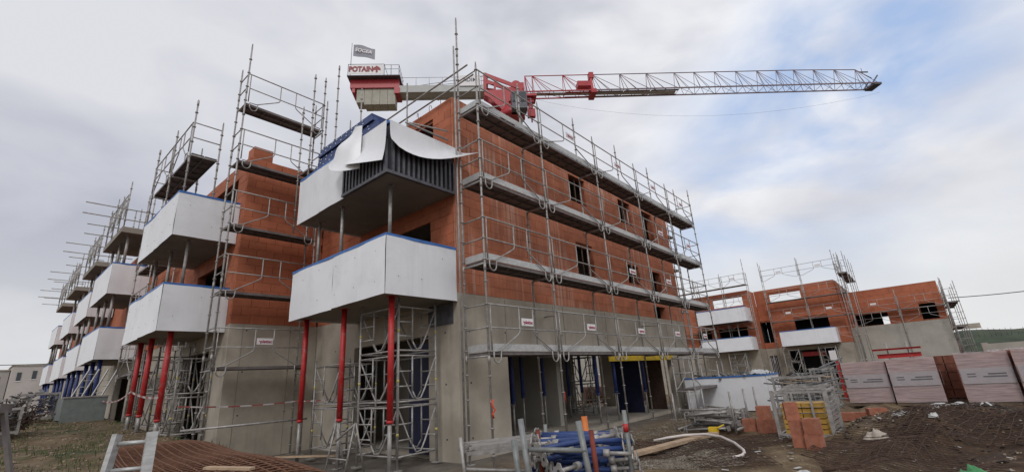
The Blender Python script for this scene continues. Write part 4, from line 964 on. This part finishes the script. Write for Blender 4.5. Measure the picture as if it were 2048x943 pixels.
# loose terracotta blocks
def lblock(label, x, y, z, rz, s=(.28, .28, .28), grp='loose terracotta blocks'):
    k = ('lb', s)
    def f():
        a = MB(); x_, y_, z_ = s; a.box((-x_/2, -y_/2, 0), (x_/2, y_/2, z_))
        return a.me('terracotta_block', brickL)
    o = thing('terracotta_block', label, 'terracotta block', (x, y, z), rz, grp)
    put('block_body', cached(k, f), o)
    put('block_core', cached(('lc', s), lambda: (lambda a: [a.box((-s[0]/2+.03+i*.075, -s[1]/2+.03+j*.075, s[2]+.001), (-s[0]/2+.075+i*.075, -s[1]/2+.075+j*.075, s[2]+.003)) for i in range(int((s[0]-.06)/.075)) for j in range(int((s[1]-.06)/.075))] and a)(MB()).me('block_core', mortar)), o)
zc = gz(10.6, 2)
bs = (.23, .24, .25)
lblock('lowest block of the tall left column before the cage pallet', 10.62, 2.14, zc, R(12), bs); lblock('middle block of the tall left column before the cage pallet', 10.62, 2.14, zc+.252, R(8), bs); lblock('top block crowning the left column before the cage pallet', 10.61, 2.17, zc+.504, R(18), (.22, .23, .32))
lblock('lowest block of the right column before the cage pallet', 10.52, 1.87, zc, R(-10), (.24, .25, .27)); lblock('upper block of the right column before the cage pallet', 10.53, 1.86, zc+.272, R(-6), (.24, .25, .27))
z5 = gz(13, 3.4); lblock('left one of two blocks on the ground by the pipe heap', 13.15, 3.68, z5, R(10), (.3, .3, .3)); lblock('right one of two blocks on the ground left of the cage', 13.05, 3.27, z5, R(-8), (.3, .34, .3)); lblock('block stacked on the pair left of the cage pallet', 13.1, 3.28, z5+.302, R(5), (.28, .3, .3))
for i, (x, y) in enumerate([(15.6, 1.95), (15.9, 1.62), (15.8, 1.25)]): lblock(['left', 'middle', 'right'][i]+' block of the row lying right of the cage pallet', x, y, gz(x, y), R(10*i), (.3, .4, .2))
# ---------------------------------------------------------------- heap of galvanised pipes in a stillage
hp = []
for i in range(46):
    x = 12.6+random.uniform(0, 1.9); z = gz(13, 4.6)+.08+(i//9)*.09; y = 4.15+random.uniform(-.15, .15); a = R(90)+random.uniform(-.35, .35); l_ = random.uniform(.7, 1.3)
    hp.append((x, y+.35, z, a, l_))
pipe = MB().tube((-.5, 0, 0), (.5, 0, 0), .026, 7).box((-.52, -.07, -.06), (-.50, .07, .06)).box((.50, -.07, -.06), (.52, .07, .06)).me('pipe', galv)
for i, (x, y, z, a, l_) in enumerate(hp):
    o = thing('steel_pipe', 'short grey prop with square end plates lying in the heap left of the terracotta blocks', 'steel prop', (x, y, z), 0, 'heap of grey props', pipe); o.rotation_euler = (0, random.uniform(-.12, .12), a); o.scale = (l_, 1, 1)
st = thing('stillage', 'rack of thin grey uprights around the heap of grey props', 'stillage', (13.4, 4.5, gz(13.4, 4.5)))
for x in (-1.0, .2, 1.2):
    for y in (-.7, .75): put('upright', cached('upr', lambda: MB().tube((0, 0, 0), (0, 0, .95), .025, 6).me('upright', galv)), st, (x, y, 0))
for y in (-.7, .75): put('base_rail', cached('brl', lambda: MB().tube((-1, 0, .06), (1.2, 0, .06), .03, 6).me('base_rail', galv)), st, (0, y, 0))
# ---------------------------------------------------------------- scrap and mesh crates between box and pallets
def crate(label, x, y, z, w_, d_, h_, fill=30, rz=0):
    T = thing('mesh_crate', label, 'crate', (x, y, z), rz)
    a = MB()
    for px in (0, d_):
        for py in (0, w_): a.box((px-.03, py-.03, 0), (px+.03, py+.03, h_))
    for z_ in (.06, h_-.04): a.box((.03, -.02, z_-.03), (d_-.03, .02, z_+.03)).box((.03, w_-.02, z_-.03), (d_-.03, w_+.02, z_+.03)).box((-.02, .03, z_-.03), (.02, w_-.03, z_+.03)).box((d_-.02, .03, z_-.03), (d_+.02, w_-.03, z_+.03))
    put('crate_frame', a.me('crate_frame', galv), T)
    w2 = MB(); n_ = int(w_/.12)
    for i in range(1, n_): w2.box((-.006, i*w_/n_-.005, .09), (.006, i*w_/n_+.005, h_-.07))
    for k in range(1, int(h_/.12)): w2.box((-.012, .03, k*.12), (-.0065, w_-.03, k*.12+.01))
    put('wire_mesh', w2.me('wire_mesh', galv), T)
    if fill:
        f_ = MB()
        for i in range(fill):
            p_ = Vector((x+random.uniform(.1, d_-.1), y+random.uniform(.1, w_-.1), z+random.uniform(.15, h_*1.05))); a_ = random.uniform(0, 6.3); l_ = random.uniform(.3, .75)
            q_ = p_+Vector((math.cos(a_)*l_*.6, math.sin(a_)*l_, random.uniform(-.1, .15))); f_.tube(p_, q_, .022, 5) if i % 3 else f_.bar(p_, q_, .10, .03)
        o = solo('scrap', 'tangle of grey tubes and offcuts in the '+label, 'scrap', f_, scrapm); o['kind'] = 'stuff'
crate('grey mesh crate right of the white clad box', 16.6, 2.45, gz(17, 3), 1.25, 1.0, 1.15, 70)
crate('second mesh crate behind the cage pallet', 14.6, 2.1, gz(15, 2.5), .9, 1.0, .9, 40)
crate('tall thin mesh crate beside the first wrapped pallet', 19.2, 2.45, gz(19, 2.6), .6, .7, 1.3, 14)
for i in range(6):
    a0 = Vector((16.9+.1*i, 3.6-.22*i, 1.0+.07*i)); solo('scrap_board', ['longest pale board', 'second pale board', 'short pale board', 'tilted grey board', 'thin grey board', 'lowest grey board'][i]+' sticking out of the crate right of the white box', 'board', MB().bar(a0, a0+Vector((.3, -1.1+.1*i, -.25+.1*i)), .14, .03), (wood if i < 3 else scrapm), 'boards sticking out of the crate')
# stack of boards on sleepers
for k in range(6): solo('plank', ['lowest', 'second', 'third', 'fourth', 'fifth', 'top'][k]+' board of the low board stack left of the wrapped pallets', 'plank', MB().bar((24.5+random.uniform(0, .3), 4.4, -.1+k*.17), (24.4, 2.2+random.uniform(0, .3), -.08+k*.17), .5, .05), woodD if k % 2 else wood, 'board stack')
# ---------------------------------------------------------------- blue props in a rack, foreground centre
ax_ = Vector((.76, -.65, 0)).normalized(); pe = Vector((.65, .76, 0)).normalized()
ctr = Vector((5.32, 3.60, 0))
rk = thing('prop_rack', 'open steel rack of grey-green posts holding the pile of blue props', 'rack', tuple(ctr))
def loc_(a, b_, z): return ctr+ax_*a+pe*b_+Vector((0, 0, z))
def rpw(name, mb, m): return wpart(name, mb, m, rk)
def rpt(px): return Vector(px)
rpw('rack_post', MB().tube((4.33, 3.56, .0), (4.26, 3.64, 1.17), .034, 10), galvG)
rpw('rack_post', MB().tube((4.74, 3.02, .0), (4.66, 3.12, 1.11), .034, 10), galvG)
rpw('rack_post', MB().tube((4.50, 3.86, .0), (4.42, 3.90, .92), .036, 10), galvG)
rpw('rack_post', MB().tube((5.28, 2.85, 0), (5.27, 2.86, 1.17), .026, 10), galvG)
rpw('rack_post', MB().tube((6.15, 4.75, 0), (6.15, 4.75, .9), .03, 8), galvG)
rpw('cross_bar', MB().tube((4.31, 3.58, .845), (4.69, 3.07, .80), .028, 10).tube((4.34, 3.56, .35), (4.72, 3.04, .35), .028, 8), galvG)
rpw('red_cap', MB().tube((5.268, 2.862, .93), (5.267, 2.861, 1.02), .032, 10), red)
bp_l = 1.3
pb = MB().tube((-.25, 0, 0), (.55, 0, 0), .031, 9).me('outer_tube', blueF); pi_ = MB().tube((-.55, 0, 0), (-.25, 0, 0), .024, 8).me('inner_tube', galv)
def flange():
    a = MB(); n_ = 12; rr = [.092 if i % 3 != 1 else .062 for i in range(n_)]
    v = [(-.006, math.cos(i*2*math.pi/n_)*rr[i], math.sin(i*2*math.pi/n_)*rr[i]) for i in range(n_)]; w_ = [(.006, y, z) for _, y, z in v]
    a.add(v+w_, [tuple(range(n_)), tuple(range(2*n_-1, n_-1, -1))]+[(i, n_+i, n_+(i+1) % n_, (i+1) % n_) for i in range(n_)])
    a.tube((-.0075, 0, 0), (-.0068, 0, 0), .02, 8)
    return a.me('flange_plate', galv)
fg = flange(); hol = MB().tube((-.0085, 0, 0), (-.0065, 0, 0), .021, 8).tube((.0065, 0, 0), (.0085, 0, 0), .021, 8).me('flange_hole', hole)
nut = MB().tube((-.04, 0, 0), (.03, 0, 0), .046, 10).me('collar_nut', galv)
n = 0
for lv in range(8):
    for j in range(8):
        z = .08+lv*.108+random.uniform(-.02, .02); b_ = -.50+j*.135+random.uniform(-.03, .03)+.06*(lv % 2); a = random.uniform(-.13, .13)
        p_ = loc_(a, b_, z); fl_ = random.random() < .5
        o = thing('blue_prop', 'blue steel prop, %s layer of the foreground pile, %s row' % (['bottom', 'second', 'third', 'fourth', 'fifth', 'sixth', 'seventh', 'top'][lv], ['first', 'second', 'third', 'fourth', 'fifth', 'sixth', 'seventh', 'last'][j]), 'steel prop', tuple(p_), 0, 'blue props piled in the rack')
        o.rotation_euler = (random.uniform(0, 6), random.uniform(-.05, .05), math.atan2(ax_.y, ax_.x)+random.choice((-.45, .1, .3, .5))+random.uniform(-.1, .1)+(math.pi if fl_ else 0))
        put('outer_tube', pb, o); put('inner_tube', pi_, o); put('collar_nut', nut, o, (-.25, 0, 0))
        for x in (-.555, .555):
            f_ = put('flange_plate', fg, o, (x, 0, 0), (random.uniform(0, 2), 0, 0)); put('flange_hole', hol, f_)
for lb, x, y, z0, z1, r, m_ in (('rust-brown tube standing among the blue props behind the rack crossbar', 4.80, 3.02, .1, 1.0, .028, rustm := mat('red_brown', (.17, .03, .015), .7, var=.3)), ('short red-brown tube behind the left rack post', 4.97, 3.93, .3, .97, .026, rustm), ('bright orange tube stub behind the blue prop pile', 6.39, 4.13, .1, 1.0, .045, mat('orange_tube', (.62, .17, .03), .5))):
    T = thing('tube', lb, 'tube', (x, y, z0)); put('tube_body', MB().tube((0, 0, 0), (-.02, .02, z1-z0), r, 10).me('tube_body', m_), T); put('tube_mouth', MB().tube((-.02, .02, z1-z0+.001), (-.02, .02, z1-z0+.003), r*.75, 10).me('tube_mouth', hole), T)
# left frame of the foreground
T = thing('tube_stand', 'grey tube frame standing at the foot of the concrete pier, left of the deck planks', 'stand', (4.6, 5.0, .1))
wpart('upright', MB().tube((4.66, 4.96, .0), (4.585, 5.02, .90), .024, 8), galv, T); wpart('upright', MB().tube((5.3, 4.4, .0), (5.28, 4.42, .45), .024, 8), galv, T); wpart('cross_tube', MB().tube((4.64, 4.975, .50), (5.3, 4.4, .40), .024, 8), galv, T)
# deck planks lying on the frame
for k in range(4):
    a = Vector((4.66+.15*(k % 2)+.02*k, 4.93+.27*(k % 2), .70+.058*(k//2))); b_ = Vector((5.75+.15*(k % 2)+.05*k, 4.32+.27*(k % 2), .70+.058*(k//2))); d_ = (b_-a).normalized(); nrm = Vector((-d_.y, d_.x, 0))
    T = thing('deck_plank', ['lower near', 'lower far', 'upper near', 'upper far'][k]+' one of the stacked galvanised deck planks in front of the concrete pier', 'scaffold plank', tuple(a), 0, 'stacked deck planks')
    put('plank_board', MB().bar((0, 0, .02), b_-a+Vector((0, 0, .02)), .25, .02).bar(nrm*.12, b_-a+nrm*.12, .02, .05).bar(-nrm*.12, b_-a-nrm*.12, .02, .05).me('plank_board', galv), T)
    [put('end_hook', MB().bar(nrm*s2+Vector((0, 0, .01)), nrm*s2-d_*.06, .03, .04).me('end_hook', galv), T) for s2 in (-.12, .12)]
# ---------------------------------------------------------------- timber, hose, gravel
solo('plank', 'long pale timber plank lying on the gravel right of the blue props', 'plank', MB().bar((8.1, 4.6, gz(8.1, 4.6)+.12), (11.9, 4.15, gz(11.8, 4.1)+.10), .22, .06), wood)
solo('plank', 'second pale timber plank lying beside the long one by the white hose', 'plank', MB().bar((9.2, 4.55, gz(9.2, 4.5)+.09), (11.9, 4.3, gz(11.8, 4.3)+.08), .2, .05), wood)
solo('hose', 'stiff white plastic hose bent on the ground right of the blue props', 'hose', MB().path([(10.3, 4.95, .12), (10.5, 4.7, .16), (10.75, 4.4, .19), (10.9, 4.0, .2), (10.7, 3.6, .18), (10.2, 3.2, .14), (9.6, 2.88, .11), (9.35, 2.8, .10), (9.2, 2.8, .09), (9.12, 2.84, .08), (9.05, 2.92, .07)], .027, 10), rubber)
solo('yellow_clamp', 'small yellow clamp on the end of the pale timber', 'clamp', MB().box((11.95, 4.1, .1), (12.1, 4.3, .22)).tube((12.0, 4.1, .2), (12.2, 4.0, .25), .02, 6), yellow)
def scatter(name, label, n_, fn, m_, r0, r1, sq=.7):
    a = MB()
    for i in range(n_):
        x, y = fn(); a.rock((x, y, gz(x, y)+.008), random.uniform(r0, r1)*(1 if random.random() < .93 else 2), sq)
    o = solo(name, label, 'stones', a, m_); o['kind'] = 'stuff'
def inside(poly):
    xs_ = [p[0] for p in poly]; ys_ = [p[1] for p in poly]
    while True:
        x, y = random.uniform(min(xs_), max(xs_)), random.uniform(min(ys_), max(ys_)); c_ = False; j = len(poly)-1
        for i in range(len(poly)):
            if (poly[i][1] > y) != (poly[j][1] > y) and x < (poly[j][0]-poly[i][0])*(y-poly[i][1])/(poly[j][1]-poly[i][1])+poly[i][0]: c_ = not c_
            j = i
        if c_: return x, y
scatter('gravel', 'patch of grey gravel by the hose and timber', 5200, lambda: inside([(7.2, 5.0), (8.6, 2.6), (10.3, 3.3), (11.3, 4.2), (8.6, 4.6)]), stone, .012, .032)
scatter('gravel', 'loose gravel in front of the open ground floor', 2600, lambda: inside([(8, 6.6), (9.5, 4.9), (18, 4.9), (20, 6.3)]), stone, .012, .035)
scatter('rubble', 'small lumps of rubble over the dark mud at right', 1500, lambda: (random.uniform(7.4, 19), random.uniform(-3, 3.2)), rubble, .008, .03)
scatter('stones', 'stones scattered over the grass and mud at left', 1600, lambda: (random.uniform(.8, 4.2), random.uniform(9, 26)), rubble, .012, .04)
clodm = mat('clod', (.040, .028, .021), .9, var=.4, vscale=8)
scatter('clods', 'dark clods on the mound of earth', 1800, lambda: (random.gauss(13.8, 1.7), random.gauss(-.7, 1.0)), clodm, .015, .05)
# grass
gs_ = MB()
for i in range(9000):
    x, y = random.uniform(.2, 4.0), random.uniform(9, 30)
    if noise.noise(Vector((x*.8, y*.5, 7)))+.25*noise.noise(Vector((x*3, y*3, 1))) < -.02: continue
    z = gz(x, y); a = random.uniform(0, 3.14); h_ = random.uniform(.03, .10); w_ = .008; c_, s_ = math.cos(a)*w_, math.sin(a)*w_; t = random.uniform(-.03, .03)
    gs_.add([(x-c_, y-s_, z), (x+c_, y+s_, z), (x+t, y+t*.7, z+h_)], [(0, 1, 2)])
o = solo('grass', 'short green grass in patches over the ground at left', 'grass', gs_, grassm); o['kind'] = 'stuff'
# ---------------------------------------------------------------- rusty welded mesh
def mesh_sheet(label, x0, y0, dx, dy, nx, ny, zf, r=.008, m_=rust, grp='rusty reinforcement mesh sheets', ang=0, sub=14):
    c_, s_ = math.cos(ang), math.sin(ang); a = MB()
    def P(u, v):
        x = x0+c_*dx*u-s_*dy*v; y = y0+s_*dx*u+c_*dy*v; return (x, y, zf(x, y, u, v))
    for i in range(nx+1): a.path([P(i/nx, k/sub) for k in range(sub+1)], r, 4)
    for j in range(ny+1): a.path([P(k/sub, j/ny) for k in range(sub+1)], r, 4)
    return solo('welded_mesh', label, 'reinforcement mesh', a, m_, grp)
for k in range(7):
    mesh_sheet(['lowest', 'second lowest', 'third lowest', 'middle', 'third highest', 'second highest', 'topmost'][k]+' rusty mesh sheet of the bowed stack at bottom left', .95+.03*k, 4.0+.1*k, 1.5, 5.4, 15, 40,
        lambda x, y, u, v, k=k: .80+.035*k-.55*max(0, u-.55)**2*2.2-.5*max(0, v-.7)**2-.12*(1-u)*(1-v)+.02*math.sin(v*9+k), .0075, rust if k > 3 else rustD, ang=R(-6))
solo('soil_bank', 'dark earth under the bowed stack of rusty mesh', 'soil', MB().grid(lambda u, v: (.5+2.4*u, 3.4+7*v, .02+.74*math.sin(math.pi*min(1, u*.9+.1))**.6*math.sin(math.pi*(.06+v*.9))**.5-.35*max(0, u-.6)), 16, 24), rustD)
solo('board_offcut', 'small pale board lying on the rusty mesh stack', 'board', MB().bar((1.52, 4.95, 1.04), (1.75, 4.55, 1.02), .07, .02), wood)
for k, (x, y, dx, dy, a, lb) in enumerate([(8.3, 4.3, 2.4, 1.8, -20, 'rusty mesh sheet on the ground left of the hose end'), (9.6, 3.3, 2.2, 1.0, -35, 'rusty mesh sheet lying in front of the yellow block cage'), (8.0, 3.0, 1.2, 1.0, -50, 'small rusty mesh sheet nearest the bottom edge by the hose'),
        (9.4, .5, 2.4, 1.5, -8, 'rusty mesh sheet on the mud below the earth mound'), (8.2, -.6, 3.2, 2.0, 12, 'rusty mesh sheet at the bottom right of the view'), (10.8, -.9, 2.6, 2.2, -14, 'bent rusty mesh sheet lying on the earth mound')]):
    mesh_sheet(lb, x, y, dx, dy, int(dx/.1), int(dy/.15), lambda x_, y_, u, v, k=k: gz(x_, y_)+.045+.06*abs(math.sin(u*4+k))*v, .006, rustD, ang=R(a))
# ---------------------------------------------------------------- litter, bags
def crumple(name, label, cat, x, y, sx, sy, h_, m_, seed):
    def fn(u, v):
        e = (math.sin(math.pi*u)*math.sin(math.pi*v))**.5
        return (x+sx*(u-.5)*(1+.3*noise.noise(Vector((v*4, seed, 0)))), y+sy*(v-.5)*(1+.3*noise.noise(Vector((u*4, seed, 5)))), gz(x, y)+.01+h_*e*(.6+.7*noise.noise(Vector((u*5, v*5, seed)))))
    solo(cat.replace(' ', '_'), label, cat, MB().grid(fn, 12, 12, .004), m_)
crumple('plastic_bag', 'large crumpled white plastic sheet between the wrapped pallets and the mound', 'plastic sheet', 16.6, -.22, .9, .95, .26, plastic, 1)
crumple('plastic_bag', 'white bag lying in the mud at the bottom edge', 'plastic bag', 8.0, 1.62, .4, .45, .14, plastic, 2)
crumple('plastic_bag', 'pale lump of plaster on the mud right of the cage pallet', 'plaster lump', 11.5, 1.0, .4, .4, .22, mat('plaster', (.38, .33, .28), .85, var=.2), 3)
crumple('plastic_bag', 'green plastic film caught in the mesh at bottom right', 'plastic film', 8.3, -.12, .32, .30, .20, greenp, 4)
crumple('plastic_bag', 'small pale green scrap at the right edge', 'plastic scrap', 10.2, -1.0, .25, .2, .12, mat('pale_scrap', (.45, .52, .47), .5), 5)
crumple('plastic_bag', 'small white scrap on the middle of the mound', 'plastic scrap', 12.2, .12, .14, .14, .10, plastic, 6)
crumple('plastic_bag', 'white torn scrap high on the left of the mound', 'plastic scrap', 13.2, .62, .3, .35, .12, plastic, 7)
crumple('plastic_bag', 'white scrap on the crest of the mound at right', 'plastic scrap', 14.4, -.75, .16, .2, .08, plastic, 8)
lt = MB()
for i in range(90):
    x, y = random.uniform(8, 15), random.uniform(-2.2, 3); z = gz(x, y)+.02; a = random.uniform(0, 6); s_ = random.uniform(.02, .06)
    lt.bar((x, y, z), (x+math.cos(a)*s_*2, y+math.sin(a)*s_*2, z+.01), s_, .006)
o = solo('litter', 'small pale scraps strewn over the mud at right', 'litter', lt, plastic); o['kind'] = 'stuff'
# ---------------------------------------------------------------- left foreground and yard
T = thing('ladder', 'short grey aluminium ladder propped at the bottom left over the mesh', 'ladder', (.7, 4.2, 1.1))
for a_, b_ in (((.66, 4.12, .9), (.735, 4.2, 1.42)), ((.88, 4.0, .9), (.90, 4.08, 1.42))): wpart('stile', MB().bar(a_, b_, .03, .06), galvL, T)
for z_ in (1.0, 1.2, 1.36): wpart('rung', MB().tube((.67+(z_-.9)*.14, 4.13+(z_-.9)*.15, z_), (.882+(z_-.9)*.04, 4.01+(z_-.9)*.15, z_), .014, 8), galvL, T)
T = thing('trestle_table', 'grey trestle with one splayed leg at the left edge', 'trestle', (.2, 4.2, .3))
wpart('leg', MB().bar((.17, 4.05, 1.62), (.30, 3.98, 1.1), .03, .02), galvD, T); wpart('top', MB().bar((-.3, 4.15, 1.62), (.18, 4.05, 1.63), .3, .05), galvD, T); wpart('tray', MB().bar((-.3, 4.3, 1.40), (.2, 4.15, 1.45), .25, .05), galvD, T)
sk = thing('skip', 'low grey steel skip standing on the grass at far left', 'skip', (3.0, 24, 1.25))
wpart('skip_wall', MB().box((2.35, 23, 1.05), (3.55, 23.05, 1.98)).box((2.35, 24.6, 1.25), (3.55, 24.65, 1.98)).box((2.35, 23.06, 1.25), (2.4, 24.59, 1.98)).box((3.5, 23.06, 1.25), (3.55, 24.59, 1.98)), mat('skip_grey', (.17, .19, .185), .6, var=.15), sk); wpart('skip_rim', MB().box((2.32, 22.97, 1.982), (3.58, 23.06, 2.03)), galv, sk); wpart('skip_floor', MB().box((2.41, 23.06, 1.26), (3.49, 24.58, 1.3)), ribd, sk)
for i, (x, lb) in enumerate([(2.55, 'left'), (3.1, 'right')]):
    T = thing('ladder', '%s ladder leaning out of the grey skip at far left' % lb, 'ladder', (x, 23.4, 1.9))
    for s_ in (0, .28): wpart('stile', MB().bar((x+s_-.1, 23.2, 1.7), (x+.45+s_, 24.0, 3.0), .03, .06), galvL, T)
    for k in range(5): wpart('rung', MB().tube((x-.02+k*.1, 23.35+k*.14, 1.9+k*.23), (x+.26+k*.1, 23.35+k*.14, 1.9+k*.23), .014, 6), galvL, T)
crate('large mesh crate full of scaffold parts at far left', 1.3, 24.6, 1.3, 1.0, 1.1, .95, 60, 0); crate('dark mesh crate standing before the farthest one at left', .35, 19.0, 1.05, .7, .8, .7, 60); crate('farthest mesh crate at the left edge', .7, 22.5, 1.25, .8, .8, .8, 50)
tw = MB()
for i in range(260):
    c0 = Vector((1.0+random.gauss(0, .3), 20+random.gauss(0, .5), 1.15+abs(random.gauss(0, .30)))); tw.tube(c0, c0+Vector((random.uniform(-.3, .3), random.uniform(-.3, .3), random.uniform(-.1, .3))), .012, 4)
o = solo('brushwood', 'dark red-brown tangle of rods at the left edge', 'brushwood', tw, rustD); o['kind'] = 'stuff'
# barrier tape and rails
def tape(label, pts, w_=.05):
    T = thing('barrier_tape', label, 'barrier tape', pts[0])
    P = []; sub = 10
    for a, b_ in zip(pts, pts[1:]):
        for k in range(sub): t = k/sub; P.append((lerp(a[0], b_[0], t), lerp(a[1], b_[1], t), lerp(a[2], b_[2], t)-.35*t*(1-t)*math.dist(a, b_)*.25))
    P.append(pts[-1]); A, B = MB(), MB()
    for i, (p_, q_) in enumerate(zip(P, P[1:])): (A if i % 2 else B).bar(p_, q_, .012, w_)
    wpart('white_stripe', A, tape_w, T); wpart('red_stripe', B, tape_r, T)
tape('red and white tape strung from the far left props to the red props', [(3.4, 24.8, 2.05), (3.4, 21, 1.75), (3.35, 18.4, 2.0), (3.35, 15.2, 1.75)])
tape('red and white rail tape in front of the second block wall', [(3.5, 14.0, 1.5), (6.2, 13.6, 1.42), (7.0, 12.2, 1.45)], .035)
T = thing('guard_rail', 'grey tube rail between the second block scaffold and the red props', 'rail', (3.3, 13.0, .9)); wpart('rail_tube', MB().tube((3.35, 12.9, .98), (5.9, 12.2, 1.0), .026, 7), galv, T); wpart('board', MB().bar((5.2, 12.3, .2), (6.2, 11.0, .15), .14, .03), wood, T)
# yard bits inside / behind the open ground floor
for i in range(16):
    x, y = random.uniform(17, 20), random.uniform(11.5, 14.5); a = random.uniform(-.5, .5)
    solo('timber', 'pale timber in the heap at the back of the ground floor', 'timber', MB().bar((x-.9*math.cos(a), y-.9*math.sin(a), .15+.05*(i % 8)), (x+.9*math.cos(a), y+.9*math.sin(a), .18+.05*(i % 8)), .12, .04), wood if i % 3 else scrapm, 'timber heap inside the ground floor')
solo('rusty_drum', 'long rust-brown tank lying behind the open ground floor', 'tank', MB().tube((24, 15.5, .4), (27.5, 12.5, .3), .55, 14), rust)
